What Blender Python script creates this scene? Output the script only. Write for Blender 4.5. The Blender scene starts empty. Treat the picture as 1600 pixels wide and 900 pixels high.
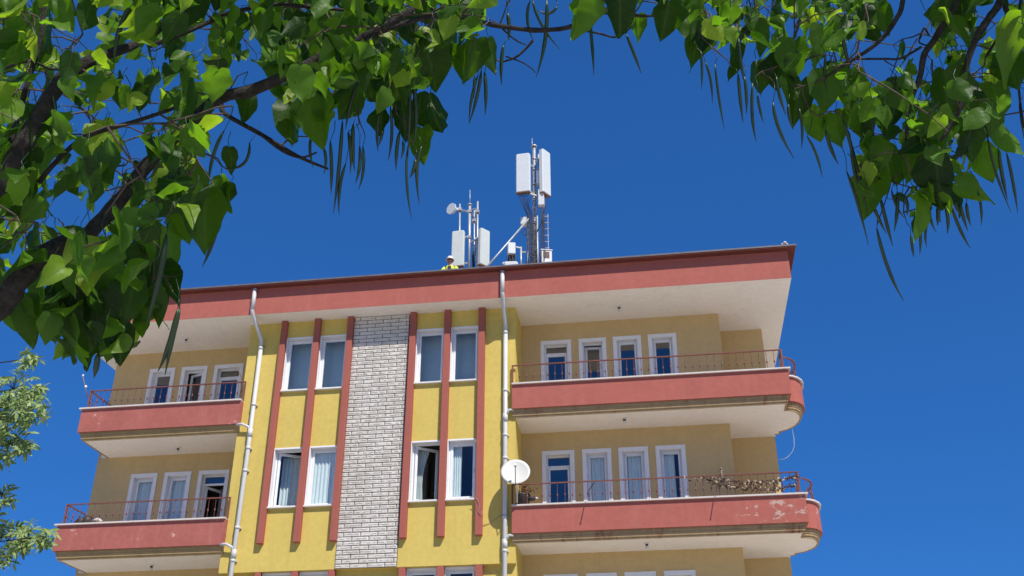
import bpy, bmesh, math, random
import numpy as np
from mathutils import Vector, Matrix, noise

random.seed(7)
rng = np.random.default_rng(7)
S = bpy.context.scene
COL = S.collection
PI = math.pi

# ------------------------------------------------------------------ camera
CAM = Vector((7.3372, -22.2933, 1.6))
PITCH, YAW, ROLL, FPX = math.radians(28.3317), math.radians(-8.4962), math.radians(0.0585), 1620.0
FW = Vector((math.sin(YAW)*math.cos(PITCH), math.cos(YAW)*math.cos(PITCH), math.sin(PITCH)))
_r = Vector((math.cos(YAW), -math.sin(YAW), 0)); _u = _r.cross(FW)
RT = _r*math.cos(ROLL) + _u*math.sin(ROLL); UP = -_r*math.sin(ROLL) + _u*math.cos(ROLL)
cd = bpy.data.cameras.new('camera'); cam = bpy.data.objects.new('camera', cd); COL.objects.link(cam)
cd.sensor_width = 36.0; cd.lens = 36.0*FPX/1600.0; cd.clip_start = 0.05; cd.clip_end = 6000
M3 = Matrix((RT, UP, -FW)).transposed()
cam.matrix_world = Matrix.Translation(CAM) @ M3.to_4x4()
S.camera = cam

# ------------------------------------------------------------------ sky, sun, exposure
SUN = Vector((0.75, -1.0, 1.57)).normalized()
el = math.asin(SUN.z)
TINT = (0.24, 0.89, 2.02, 1)
W = bpy.data.worlds.new('World'); S.world = W; W.use_nodes = True
nt = W.node_tree; bg = nt.nodes['Background']
sky = nt.nodes.new('ShaderNodeTexSky'); sky.sky_type = 'NISHITA'; sky.sun_disc = False
sky.sun_elevation = el; sky.sun_rotation = math.atan2(SUN.x, SUN.y)
sky.altitude = 1000; sky.air_density = 1.0; sky.dust_density = 0.0; sky.ozone_density = 6.0
gam = nt.nodes.new('ShaderNodeGamma'); gam.inputs['Gamma'].default_value = 0.55        # the phone's flat, saturated rendering of a clear sky
tin = nt.nodes.new('ShaderNodeMix'); tin.data_type = 'RGBA'; tin.blend_type = 'MULTIPLY'; tin.inputs[0].default_value = 1.0; tin.inputs[7].default_value = TINT
nt.links.new(sky.outputs['Color'], gam.inputs['Color']); nt.links.new(gam.outputs['Color'], tin.inputs[6])
nt.links.new(tin.outputs[2], bg.inputs['Color']); bg.inputs['Strength'].default_value = 0.105
sl = bpy.data.lights.new('sun', 'SUN'); sl.energy = 4.8; sl.angle = math.radians(0.53); sl.color = (1.0, 0.95, 0.87)
so = bpy.data.objects.new('sun', sl); COL.objects.link(so)
so.rotation_euler = (-SUN).to_track_quat('-Z', 'Y').to_euler(); so.location = (20, -30, 40)
S.view_settings.view_transform = 'Standard'; S.view_settings.look = 'None'
S.view_settings.exposure = 0.15; S.view_settings.gamma = 1.0
S.render.engine = 'CYCLES'

# ------------------------------------------------------------------ helpers
def ray(u, v): return FW + RT*((u-800)/FPX) - UP*((v-450)/FPX)
def at(u, v, Y):                        # the point seen at (u, v) on the plane y = Y
    q = ray(u, v); return CAM + q*((Y-CAM.y)/q.y)
def dist(u, v, d): return CAM + ray(u, v)*d
def pj(p):
    e = p-CAM; w = e.dot(FW)
    if w < 0.1: return None
    return 800+FPX*e.dot(RT)/w, 450-FPX*e.dot(UP)/w
class MB:
    def __init__(s): s.v = []; s.f = []; s.m = []; s.sm = []
    def add(s, vs, fs, m=0, smooth=False):
        o = len(s.v); s.v += [tuple(p) for p in vs]
        s.f += [tuple(i+o for i in f) for f in fs]; s.m += [m]*len(fs); s.sm += [smooth]*len(fs); return s
    def box(s, x0, x1, y0, y1, z0, z1, m=0):
        return s.add([(x0,y0,z0),(x1,y0,z0),(x1,y1,z0),(x0,y1,z0),(x0,y0,z1),(x1,y0,z1),(x1,y1,z1),(x0,y1,z1)],
              [(0,3,2,1),(4,5,6,7),(0,1,5,4),(1,2,6,5),(2,3,7,6),(3,0,4,7)], m)
    def obox(s, c, ax, ay, az, m=0):    # oriented box: centre and three half axes
        c, ax, ay, az = Vector(c), Vector(ax), Vector(ay), Vector(az)
        vs = [c+ax*a+ay*b+az*d for d in (-1,1) for a,b in ((-1,-1),(1,-1),(1,1),(-1,1))]
        return s.add(vs, [(0,3,2,1),(4,5,6,7),(0,1,5,4),(1,2,6,5),(2,3,7,6),(3,0,4,7)], m)
    def bar(s, a, b, w, h=None, m=0):
        a, b = Vector(a), Vector(b); d = b-a; L = d.length; d.normalize()
        up = Vector((0,0,1)) if abs(d.z) < .95 else Vector((0,1,0))
        x = d.cross(up).normalized(); y = x.cross(d)
        return s.obox((a+b)/2, d*L/2, x*w/2, y*(h or w)/2, m)
    def tube(s, pts, r, n=8, m=0, cap=True):
        pts = [Vector(p) for p in pts]; k = len(pts)
        rs = r if isinstance(r, (list, tuple)) else [r]*k
        o = len(s.v); x = None; vs = []; fs = []
        for i, p in enumerate(pts):
            d = (pts[min(i+1,k-1)]-pts[max(i-1,0)])
            if d.length < 1e-9: d = Vector((0,0,1))
            d.normalize()
            if x is None:
                x = d.cross(Vector((0,0,1)) if abs(d.z) < .9 else Vector((1,0,0))).normalized()
            else:
                x = (x-d*x.dot(d)); x = x.normalized() if x.length > 1e-6 else d.orthogonal().normalized()
            y = d.cross(x)
            for j in range(n):
                a = 2*PI*j/n; vs.append(p+(x*math.cos(a)+y*math.sin(a))*rs[i])
        for i in range(k-1):
            for j in range(n):
                fs.append((i*n+j, i*n+(j+1)%n, (i+1)*n+(j+1)%n, (i+1)*n+j))
        s.add(vs, fs, m, True)
        if cap:
            s.f += [tuple(o+j for j in reversed(range(n))), tuple(o+(k-1)*n+j for j in range(n))]; s.m += [m]*2; s.sm += [False]*2
        return s
    def ball(s, c, r, m=0, sz=1.0, n=8):
        c = Vector(c); vs = [c+Vector((0,0,-r*sz))]; fs = []; rings = max(3, n//2)
        for i in range(1, rings):
            t = -PI/2+PI*i/rings
            for j in range(n): vs.append(c+Vector((r*math.cos(t)*math.cos(2*PI*j/n), r*math.cos(t)*math.sin(2*PI*j/n), r*sz*math.sin(t))))
        vs.append(c+Vector((0,0,r*sz)))
        for j in range(n): fs.append((0, 1+(j+1)%n, 1+j))
        for i in range(rings-2):
            for j in range(n):
                a = 1+i*n+j; b = 1+i*n+(j+1)%n; fs.append((a, b, b+n, a+n))
        e = len(vs)-1; q = 1+(rings-2)*n
        for j in range(n): fs.append((e, q+j, q+(j+1)%n))
        return s.add(vs, fs, m, True)
    def build(s, name, mats, parent=None, bevel=0):
        me = bpy.data.meshes.new(name); me.from_pydata(s.v, [], s.f)
        if not isinstance(mats, (list, tuple)): mats = [mats]
        for mt in mats: me.materials.append(mt)
        me.polygons.foreach_set('material_index', s.m); me.polygons.foreach_set('use_smooth', s.sm)
        me.update()
        o = bpy.data.objects.new(name, me); COL.objects.link(o)
        if parent is not None:
            o.parent = parent               # all meshes are modelled in world space
            if parent.type == 'EMPTY': o.matrix_parent_inverse = parent.matrix_basis.inverted()
        if bevel:
            b = o.modifiers.new('bevel', 'BEVEL'); b.width = bevel; b.segments = 1; b.limit_method = 'ANGLE'
        return o
def tag(o, label=None, cat=None, group=None, kind=None):
    if label: o['label'] = label
    if cat: o['category'] = cat
    if group: o['group'] = group
    if kind: o['kind'] = kind
    return o
def thing(name, loc, label, cat, group=None):
    o = bpy.data.objects.new(name, None); COL.objects.link(o); o.location = loc; o.empty_display_size = .3
    return tag(o, label, cat, group)

# ------------------------------------------------------------------ materials
def newmat(name):
    m = bpy.data.materials.new(name); m.use_nodes = True
    n = m.node_tree; return m, n, n.nodes['Principled BSDF']
def nod(n, t, **k):
    x = n.nodes.new(t)
    for a, b in k.items(): setattr(x, a, b)
    return x
def ramp(n, src, p0, c0, p1, c1):
    r = nod(n, 'ShaderNodeValToRGB'); e = r.color_ramp.elements
    e[0].position = p0; e[1].position = p1
    e[0].color = c0 if len(c0) == 4 else (*c0, 1); e[1].color = c1 if len(c1) == 4 else (*c1, 1)
    n.links.new(src, r.inputs[0]); return r.outputs[0]
def mixc(n, fac, a, b, mode='MIX'):
    x = nod(n, 'ShaderNodeMix', data_type='RGBA', blend_type=mode)
    for s, v in ((x.inputs[0], fac), (x.inputs[6], a), (x.inputs[7], b)):
        if hasattr(v, 'is_output') or hasattr(v, 'links'): n.links.new(v, s)
        elif isinstance(v, (int, float)): s.default_value = v
        else: s.default_value = (*v, 1)
    return x.outputs[2]
def noi(n, vec, scale, det=4, rough=.55):
    x = nod(n, 'ShaderNodeTexNoise'); x.inputs['Scale'].default_value = scale
    x.inputs['Detail'].default_value = det; x.inputs['Roughness'].default_value = rough
    n.links.new(vec, x.inputs['Vector']); return x.outputs['Fac']
def mapping(n, scale):
    g = nod(n, 'ShaderNodeNewGeometry'); mp = nod(n, 'ShaderNodeMapping'); mp.inputs['Scale'].default_value = scale
    n.links.new(g.outputs['Position'], mp.inputs['Vector']); return mp.outputs[0]
def bump(n, b, src, dist_=.01, st=.4):
    x = nod(n, 'ShaderNodeBump'); x.inputs['Strength'].default_value = st; x.inputs['Distance'].default_value = dist_
    n.links.new(src, x.inputs['Height']); n.links.new(x.outputs[0], b.inputs['Normal'])
def stucco(name, col, var=.12, rough=.9, streak=.25, fine=60, dirt=(.18,.13,.09), stain=.0, chip=None):
    """painted render: mottled, with rain streaks, optional rusty stains and patches of lost paint"""
    m, n, b = newmat(name)
    P = mapping(n, (1,1,1)); Ps = mapping(n, (5,5,.35))
    lo = tuple(c*(1-var) for c in col); hi = tuple(min(1, c*(1+var)) for c in col)
    c = ramp(n, noi(n, P, 1.3, 6, .6), .3, lo, .7, hi)
    c = mixc(n, .5, c, ramp(n, noi(n, P, 9, 4), .35, lo, .65, hi))
    if streak:
        f = ramp(n, noi(n, Ps, 1.0, 5, .6), .52, (0,0,0), .8, (streak,)*3)
        c = mixc(n, f, c, dirt)
    if stain:
        Pz = mapping(n, (3.2,3.2,.5))
        f = ramp(n, noi(n, Pz, 1.2, 5, .7), .56, (0,0,0), .68, (stain,)*3)
        c = mixc(n, f, c, (.22,.075,.045))
    if chip:
        thr, colr, mask = chip
        f = ramp(n, noi(n, mapping(n, (1,1,1.6)), 3.2, 9, .68), thr, (0,0,0), thr+.02, (1,1,1))
        if mask:                      # paint is lost mostly towards the weathered end of the wall
            g = nod(n, 'ShaderNodeNewGeometry'); sp_ = nod(n, 'ShaderNodeSeparateXYZ'); n.links.new(g.outputs['Position'], sp_.inputs[0])
            mr = nod(n, 'ShaderNodeMapRange'); n.links.new(sp_.outputs[0], mr.inputs['Value'])
            for i_, v_ in zip((1,2,3,4), (mask[0], mask[1], -.16, .035)): mr.inputs[i_].default_value = v_
            ad = nod(n, 'ShaderNodeMath', operation='ADD'); n.links.new(mr.outputs[0], ad.inputs[0]); n.links.new(noi(n, mapping(n, (1,1,1.7)), 3.9, 10, .70), ad.inputs[1])
            f = ramp(n, ad.outputs[0], thr, (0,0,0), thr+.012, (1,1,1))
        c = mixc(n, f, c, colr)
    n.links.new(c, b.inputs['Base Color']); b.inputs['Roughness'].default_value = rough
    b.inputs['Specular IOR Level'].default_value = .25
    bump(n, b, noi(n, P, fine, 3), .004, .35)
    return m
def plain(name, col, rough=.5, metal=0, var=.08, scale=6, spec=.5, bmp=0):
    m, n, b = newmat(name); P = mapping(n, (1,1,1))
    c = ramp(n, noi(n, P, scale, 5), .3, tuple(x*(1-var) for x in col), .7, tuple(min(1,x*(1+var)) for x in col))
    n.links.new(c, b.inputs['Base Color']); b.inputs['Roughness'].default_value = rough
    b.inputs['Metallic'].default_value = metal; b.inputs['Specular IOR Level'].default_value = spec
    if bmp: bump(n, b, noi(n, P, scale*8, 4), .01, bmp)
    return m
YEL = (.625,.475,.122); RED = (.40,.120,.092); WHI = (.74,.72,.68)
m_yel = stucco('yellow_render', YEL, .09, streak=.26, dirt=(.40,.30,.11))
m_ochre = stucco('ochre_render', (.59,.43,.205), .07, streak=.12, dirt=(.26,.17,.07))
m_red = stucco('red_render', RED, .10, streak=.3, dirt=(.50,.20,.15))
m_redworn = stucco('worn_red_render', (.38,.118,.095), .13, streak=.35, dirt=(.52,.24,.19), chip=(.635,(.58,.35,.29),None))
m_redpeel = stucco('peeling_red_render', RED, .1, streak=.25, dirt=(.50,.22,.17), chip=(.625,(.50,.33,.275),(5.5,9.8)))
m_redpil = stucco('red_pilaster', (.36,.108,.080), .05, streak=.12, dirt=(.45,.17,.12))
m_mold = stucco('ochre_moulding', (.37,.265,.125), .12, streak=.4, dirt=(.16,.10,.06), stain=0)
m_moldst = stucco('stained_moulding', (.38,.27,.145), .14, streak=.5, dirt=(.20,.12,.07), stain=.85)
m_sof = stucco('soffit_paint', (.85,.80,.735), .05, streak=.10, dirt=(.50,.42,.34), stain=.10)
m_white = stucco('white_paint', WHI, .05, streak=.12, dirt=(.45,.42,.38))
m_pvc = plain('white_frame', (.78,.79,.80), .35, var=.03)
m_cop = stucco('white_coping', (.64,.58,.53), .06, streak=.3, dirt=(.45,.38,.33))
m_joint = plain('dark_mortar', (.085,.08,.076), .95, var=.3)
m_iron = stucco('red_iron', (.20,.075,.058), .2, rough=.6, streak=.2, dirt=(.16,.08,.05))
m_pipe = plain('white_pipe', (.56,.565,.55), .45, var=.06, scale=3)
m_dark = plain('dark_trim', (.045,.038,.035), .6)
m_edge = plain('grey_drip_edge', (.13,.12,.13), .5, var=.2)
m_under = stucco('red_roof_board', (.16,.045,.035), .1, streak=.3, dirt=(.08,.03,.03))
m_inside = plain('room_paint', (.32,.30,.27), .95)
m_slab = plain('concrete', (.38,.36,.33), .9, bmp=.3)
m_tile = plain('roof_tile', (.27,.10,.06), .85, var=.25, scale=12, bmp=.3)
m_galv = plain('galvanised_steel', (.40,.42,.43), .5, .55, .2, 9)
m_panel = plain('antenna_radome', (.60,.645,.645), .45, var=.03)
m_panel2 = plain('pale_green_radome', (.56,.615,.575), .45, var=.04)
m_cable = plain('black_cable', (.02,.02,.022), .6)
m_unit = plain('radio_grey', (.62,.64,.63), .5, var=.06)
m_brown = plain('brown_base', (.20,.14,.11), .7)
m_blind = plain('pale_blind', (.60,.72,.77), .9, var=.03)
m_curt = plain('sheer_curtain', (.70,.76,.76), .9, var=.05)
m_curtd = plain('dark_curtain', (.22,.18,.15), .9, var=.1)
def stone_mat():
    m, n, b = newmat('split_face_stone'); P = mapping(n, (1,1,1))
    c = ramp(n, noi(n, P, 14, 6), .3, (.56,.52,.46), .7, (.73,.69,.62))
    c = mixc(n, .35, c, ramp(n, noi(n, P, 1.6, 3), .35, (.48,.44,.38), .65, (.73,.69,.63)))
    n.links.new(c, b.inputs['Base Color']); b.inputs['Roughness'].default_value = .95
    bump(n, b, noi(n, P, 70, 5, .7), .005, .4); return m
m_stone = stone_mat()
def glass_mat(name, ior, tr):
    m, n, b = newmat(name); n.nodes.remove(b)
    out = n.nodes['Material Output']; lw = nod(n, 'ShaderNodeLayerWeight'); lw.inputs[0].default_value = .5; f0 = ((ior-1)/(ior+1))**2
    pw = nod(n, 'ShaderNodeMath', operation='POWER'); n.links.new(lw.outputs['Facing'], pw.inputs[0]); pw.inputs[1].default_value = 5
    fr = nod(n, 'ShaderNodeMath', operation='MULTIPLY_ADD'); n.links.new(pw.outputs[0], fr.inputs[0]); fr.inputs[1].default_value = 1-f0; fr.inputs[2].default_value = f0   # same from both sides
    t = nod(n, 'ShaderNodeBsdfTransparent'); t.inputs[0].default_value = (tr*.93,tr*.99,tr,1)
    g = nod(n, 'ShaderNodeBsdfGlossy'); g.inputs['Roughness'].default_value = .01; g.inputs['Color'].default_value = (.92,.95,1,1)
    nb = nod(n, 'ShaderNodeBump'); nb.inputs['Strength'].default_value = .05; nb.inputs['Distance'].default_value = .01
    n.links.new(noi(n, mapping(n, (1,1,1)), 2.5, 1), nb.inputs['Height']); n.links.new(nb.outputs[0], g.inputs['Normal'])
    x = nod(n, 'ShaderNodeMixShader'); n.links.new(fr.outputs[0], x.inputs[0]); n.links.new(t.outputs[0], x.inputs[1]); n.links.new(g.outputs[0], x.inputs[2])
    n.links.new(x.outputs[0], out.inputs[0]); return m
m_glass = glass_mat('window_glass', 2.3, .82); m_glass2 = glass_mat('clear_window_glass', 1.75, .93)

# ------------------------------------------------------------------ ground
gm, gn, gb = newmat('paving')
P_ = mapping(gn, (1,1,1)); br = nod(gn, 'ShaderNodeTexBrick'); br.inputs['Scale'].default_value = 2.5
br.inputs['Color1'].default_value = (.54,.50,.44,1); br.inputs['Color2'].default_value = (.60,.56,.50,1); br.inputs['Mortar'].default_value = (.16,.15,.13,1)
br.inputs['Mortar Size'].default_value = .012; gn.links.new(P_, br.inputs['Vector'])
gc = mixc(gn, .35, br.outputs['Color'], ramp(gn, noi(gn, P_, .8, 6), .3, (.36,.33,.29), .7, (.60,.56,.49)))
gn.links.new(gc, gb.inputs['Base Color']); gb.inputs['Roughness'].default_value = .9
tag(MB().add([(-3000,-3000,0),(3000,-3000,0),(3000,3000,0),(-3000,3000,0)], [(0,1,2,3)]).build('ground', gm), kind='structure')
rm = stucco('asphalt', (.055,.054,.052), .2, streak=0, fine=90)
tag(MB().add([(-300,-16,.004),(300,-16,.004),(300,-8,.004),(-300,-8,.004)], [(0,1,2,3)]).build('road', rm), kind='structure')
kb = MB(); kb.box(-300, 300, -8, -7.85, 0, .13); tag(kb.build('kerb', m_slab), kind='structure')
# ------------------------------------------------------------------ the apartment building
XL, XBL, XBR, XA, XB = -6.86, -2.65, 4.09, 9.0, 10.11     # vertical edges of the facade
YL, YA, YB, YBACK = 1.25, 1.05, 2.10, 15.0
ZS, ZC = 13.208, (10.325, 7.424)                          # eaves soffit, balcony soffits
bld = thing('apartment_building', (1.6, 7, 0), 'yellow and red apartment building with white stone strip, wrapped balconies and wide red eaves', 'building')
def wall_front(mb, x0, x1, z0, z1, y, holes=(), depth=.2, m=0):
    xs = sorted({x0, x1, *[h[0] for h in holes], *[h[1] for h in holes]}); zs = sorted({z0, z1, *[h[2] for h in holes], *[h[3] for h in holes]})
    for i in range(len(xs)-1):
        for j in range(len(zs)-1):
            cx, cz = (xs[i]+xs[i+1])/2, (zs[j]+zs[j+1])/2
            if any(h[0] < cx < h[1] and h[2] < cz < h[3] for h in holes): continue
            mb.add([(xs[i],y,zs[j]),(xs[i+1],y,zs[j]),(xs[i+1],y,zs[j+1]),(xs[i],y,zs[j+1])], [(0,1,2,3)], m)
    for a, b, c, d in holes:
        mb.add([(a,y,c),(b,y,c),(b,y+depth,c),(a,y+depth,c),(a,y,d),(b,y,d),(b,y+depth,d),(a,y+depth,d)],
               [(0,3,2,1),(4,5,6,7),(0,4,7,3),(1,2,6,5)], m)
# openings: (x0, x1, ztop, zbottom)
TOPS = (12.745, 9.86, 6.965)
BAYX = ((-1.655,-.955), (-.785,-.10), (1.655,2.345), (2.515,3.195))
RX = ((4.57,5.34), (5.525,6.21), (6.375,7.07), (7.24,7.93))
LX = ((-5.87,-5.16), (-4.975,-4.265), (-4.07,-3.27))
bay_holes = [(a,b,t-1.40,t) for t in TOPS[:2] for a,b in BAYX]
low_holes = [(a,b,TOPS[2]-1.40,TOPS[2]) for a,b in BAYX]
FLOORS = (10.47, 7.57, 4.67)
r_holes, l_holes = [], []
for t, fl in zip(TOPS, FLOORS):
    for i, (a,b) in enumerate(RX): r_holes.append((a,b, fl+.04 if i == 0 else fl+.95, t))
    for i, (a,b) in enumerate(LX): l_holes.append((a,b, fl+.04 if i == 2 else fl+.95, t))
bay = MB()
wall_front(bay, XBL, .045, 7.0, ZS, 0, [h for h in bay_holes if h[0] < 0])
wall_front(bay, 1.465, XBR, 7.0, ZS, 0, [h for h in bay_holes if h[0] > 0])
bay.add([(.045,0,7.0),(1.465,0,7.0),(1.465,0,ZS),(.045,0,ZS)], [(0,1,2,3)])
bay.add([(XBR,0,7),(XBR,YA,7),(XBR,YA,ZS),(XBR,0,ZS)], [(0,1,2,3)], 0)
bay.add([(XBL,YL,7),(XBL,0,7),(XBL,0,ZS),(XBL,YL,ZS)], [(0,1,2,3)], 0)
bay.add([(XBL,0,7),(XBL,.13,7),(XBR,.13,7),(XBR,0,7)], [(0,1,2,3)], 0)
tag(bay.build('wall', m_yel, bld), 'bright yellow wall of the projecting middle bay')
low = MB()
wall_front(low, XBL, XBR, 0, 7.0, .13, low_holes)
low.add([(XBR,.13,0),(XBR,YA,0),(XBR,YA,7),(XBR,.13,7)], [(0,1,2,3)]); low.add([(XBL,YL,0),(XBL,.13,0),(XBL,.13,7),(XBL,YL,7)], [(0,1,2,3)])
low.build('wall', m_yel, bld)
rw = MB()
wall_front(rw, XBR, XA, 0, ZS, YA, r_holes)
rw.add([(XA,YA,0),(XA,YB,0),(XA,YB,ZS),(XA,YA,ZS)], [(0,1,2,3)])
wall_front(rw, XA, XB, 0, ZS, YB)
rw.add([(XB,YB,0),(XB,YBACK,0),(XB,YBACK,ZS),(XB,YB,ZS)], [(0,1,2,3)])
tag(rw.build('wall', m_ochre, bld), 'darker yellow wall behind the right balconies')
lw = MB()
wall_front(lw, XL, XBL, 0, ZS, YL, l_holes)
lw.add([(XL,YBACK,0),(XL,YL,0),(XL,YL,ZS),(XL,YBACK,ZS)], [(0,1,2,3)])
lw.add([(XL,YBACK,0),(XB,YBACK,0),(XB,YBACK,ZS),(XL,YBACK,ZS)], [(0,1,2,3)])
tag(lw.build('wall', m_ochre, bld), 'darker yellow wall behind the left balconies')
inn = MB()
for z in (ZS-.01, 10.33, 7.43, 4.53):
    inn.box(XL+.25, XB-.25, 2.4, YBACK-.2, z-.15, z); inn.box(XBL+.22, XBR-.22, .3, 2.4, z-.15, z)
inn.box(XL+.25, XB-.25, 6.0, 6.1, 0, ZS-.2); inn.box(-.02, .02, .4, 6, 0, ZS-.2); inn.box(XBL-.1, XBL, YL+.3, 6, 0, ZS-.2); inn.box(5.43, 5.47, 1.4, 6, 0, ZS-.2); inn.box(XBR-.3, XBR-.2, 1.4, 6, 0, ZS-.2)
inn.build('inner_walls', m_inside, bld)

# split-face stone strip between the two inner pilasters
def stone_strip():
    mb = MB(); x0, x1, z0, z1 = .06, 1.45, 7.0, ZS-.005
    mb.add([(x0-.012,-.012,z0),(x1+.012,-.012,z0),(x1+.012,-.012,z1),(x0-.012,-.012,z1)], [(0,1,2,3)], 1)
    mb.add([(x0-.012,-.012,z0),(x0-.012,-.012,z1),(x0-.012,.02,z1),(x0-.012,.02,z0)], [(0,1,2,3)], 1)
    mb.add([(x1+.012,-.012,z1),(x1+.012,-.012,z0),(x1+.012,.02,z0),(x1+.012,.02,z1)], [(0,1,2,3)], 1)
    R = random.Random(3); rows = 62; ph = (z1-z0)/rows; L = .395; g = .017
    for r in range(rows):
        za = z0+r*ph+g*.5; zb = za+ph-g
        x = x0-(.0 if r % 2 == 0 else L/2) - .06
        while x < x1:
            a, b = max(x+g*.5, x0), min(x+L-g*.5, x1); x += L
            if b-a < .03: continue
            nx, nz = max(3, int((b-a)/.022)), 8; dj = R.uniform(0, .006); vs = []
            sd = R.uniform(0, 99); dz = R.uniform(-.0015,.0015); tilt = R.uniform(-.006,.006)
            for j in range(nz+1):
                for i in range(nx+1):
                    u, w = i/nx, j/nz
                    edge = i in (0, nx) or j in (0, nz)
                    d = .017 if edge else .024+dj*.5+.004*noise.noise(Vector((sd+u*(b-a)*16, w*2.2, sd)))
                    gv = noise.noise(Vector((sd+u*(b-a)*9, 3, sd)))            # chiselled groove wandering along the lower half
                    if not edge and j in (3, 4) and gv > -.12: d -= .016 if (j == 3) == (gv < .25) else .003
                    vs.append((a+(b-a)*u, -.012-max(.003, d), za+(zb-za)*w+dz))
            o = len(vs); vs += [(a,-.010,za+dz),(b,-.010,za+dz),(b,-.010,zb+dz),(a,-.010,zb+dz)]
            fs = [(j*(nx+1)+i, j*(nx+1)+i+1, (j+1)*(nx+1)+i+1, (j+1)*(nx+1)+i) for j in range(nz) for i in range(nx)]
            fs += [tuple([o]+[o+1]+[i for i in range(nx,-1,-1)]), tuple([o+2,o+3]+[nz*(nx+1)+i for i in range(nx+1)]),
                   tuple([o+3,o]+[j*(nx+1) for j in range(nz+1)]), tuple([o+1,o+2]+[j*(nx+1)+nx for j in range(nz,-1,-1)])]
            mb.add(vs, fs, 0)
    return mb
tag(stone_strip().build('stone_strip', [m_stone, m_joint], bld), 'vertical strip of rough white stone blocks with dark joints')

# red pilasters, upper row and the tops of the row below
PIL = ((-1.80,-1.66), (-.945,-.795), (-.095,.052), (1.498,1.65), (2.352,2.508), (3.202,3.36))
for a, b in PIL:
    MB().box(a, b, -.13, .004, 7.61, ZS-.002).build('pilaster', m_redpil, bld, .008)
    MB().box(a, b, 0.0, .134, 0.5, 6.998).build('pilaster', m_redpil, bld, .008)

# ---- windows and doors
def window(x0, x1, z0, z1, y, trim=.03, proud=.012, depth=.12, kind='fixed', ang=0, fw=.06, name='window', transom=None, trim_m=None, sill=True, hinge='l', gm_=None):
    f = MB(); t = trim
    yo, yi = y-proud, y+depth
    # lining of the opening and flat surround
    for bx in ((x0-t, x0+.012, z0, z1), (x1-.012, x1+t, z0, z1), (x0-t, x1+t, z1-.012, z1+t)):
        a, b, c, d = bx; f.box(a, b, yo, y+.0, c, d)
    f.box(x0-.002, x0+.012, y, yi+.05, z0, z1-.012); f.box(x1-.012, x1+.002, y, yi+.05, z0, z1-.012); f.box(x0+.012, x1-.012, y, yi+.05, z1-.012, z1+.002)
    a, b, c, d = x0+.012, x1-.012, z0, z1-.012
    def ring(mb, a, b, c, d, ya, yb, w, wb=None):
        wb = w if wb is None else wb
        mb.box(a, a+w, ya, yb, c, d); mb.box(b-w, b, ya, yb, c, d); mb.box(a+w, b-w, ya, yb, d-w, d); mb.box(a+w, b-w, ya, yb, c, c+wb)
    ring(f, a, b, c, d, yi, yi+.05, fw*.55)
    fo = f.build(name, m_pvc if trim_m is None else trim_m, bld, .004)
    w = fw*.55; a, b, c, d = a+w, b-w, c+w, d-w
    sash, pane = MB(), MB()
    if transom:                                    # a door: fixed light over a glazed leaf
        zt = d-transom
        tb = MB(); tb.box(a, b, yi+.002, yi+.048, zt-.05, zt+.0); tb.build('transom_bar', m_pvc, fo, .004)
        pt = MB(); pt.add([(a,yi+.025,zt),(b,yi+.025,zt),(b,yi+.025,d),(a,yi+.025,d)], [(0,1,2,3)]); pt.build('pane', m_glass, fo)
        d = zt-.05
    g = .004
    sw = fw if kind != 'fixed' else fw*.75
    ring(sash, a+g, b-g, c+g, d-g, yi-.012, yi+.04, sw, .5 if transom else None)
    if transom: sw2 = .5
    else: sw2 = sw
    pane.add([(a+sw,yi+.015,c+sw2),(b-sw,yi+.015,c+sw2),(b-sw,yi+.015,d-sw),(a+sw,yi+.015,d-sw)], [(0,1,2,3)])
    if transom or kind != 'fixed':
        h = MB(); hx = (b-g-sw*.5) if hinge == 'l' else (a+g+sw*.5); hz = (c+d)/2 if not transom else c+1.0
        h.box(hx-.012, hx+.012, yi-.03, yi-.012, hz-.06, hz+.06) ; ho = h
    else: ho = None
    objs = [(sash, 'sash', m_pvc), (pane, 'pane', gm_ or m_glass)] + ([(ho, 'handle', m_unit)] if ho else [])
    if kind == 'open':
        px = a if hinge == 'l' else b; R = Matrix.Translation((px, yi+.04, 0)) @ Matrix.Rotation(ang if hinge == 'l' else -ang, 4, 'Z') @ Matrix.Translation((-px, -yi-.04, 0))
        for mb, _, _ in objs: mb.v = [tuple(R @ Vector(p)) for p in mb.v]
    if kind == 'tilt':
        R = Matrix.Translation((0, yi+.04, c)) @ Matrix.Rotation(-ang, 4, 'X') @ Matrix.Translation((0, -yi-.04, -c))
        for mb, _, _ in objs: mb.v = [tuple(R @ Vector(p)) for p in mb.v]
    for mb, nm, mt in objs: mb.build(nm, mt, fo, .004 if nm == 'sash' else 0)
    if sill:
        MB().box(x0-.02, x1+.02, y-.075, y+.02, z0-.035, z0+.004).build('sill', m_white, fo, .004)
    return fo
def hanging(x0, x1, z0, z1, y, label, mt=None, wav=.018, per=.09, tied=False, blind=False):
    mb = MB(); n = 40; vs = []; ph = random.uniform(0, 6); rows = 8
    for j in range(rows+1):
        t = j/rows; z = z1+(z0-z1)*t
        for i in range(n+1):
            s = i/n; x = x0+(x1-x0)*s
            if tied: x = x0+(x1-x0)*s*(1-.55*math.sin(min(1, t*1.6)*PI/2) + .25*max(0, t-.62))
            a = 0 if blind else wav*(.5+.5*min(1, t*3))
            vs.append((x, y+a*math.sin(2*PI*(x0+(x1-x0)*s)/per+ph+.8*math.sin(3*s+t)), z))
    fs = [(j*(n+1)+i, (j+1)*(n+1)+i, (j+1)*(n+1)+i+1, j*(n+1)+i+1) for j in range(rows) for i in range(n)]
    mb.add(vs, fs, 0, True)
    o = mb.build('roller_blind' if blind else 'curtain', mt or (m_blind if blind else m_curt))
    tag(o, label, 'blind' if blind else 'curtain', 'blinds drawn in the windows' if blind else 'curtains hanging in the windows')
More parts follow.
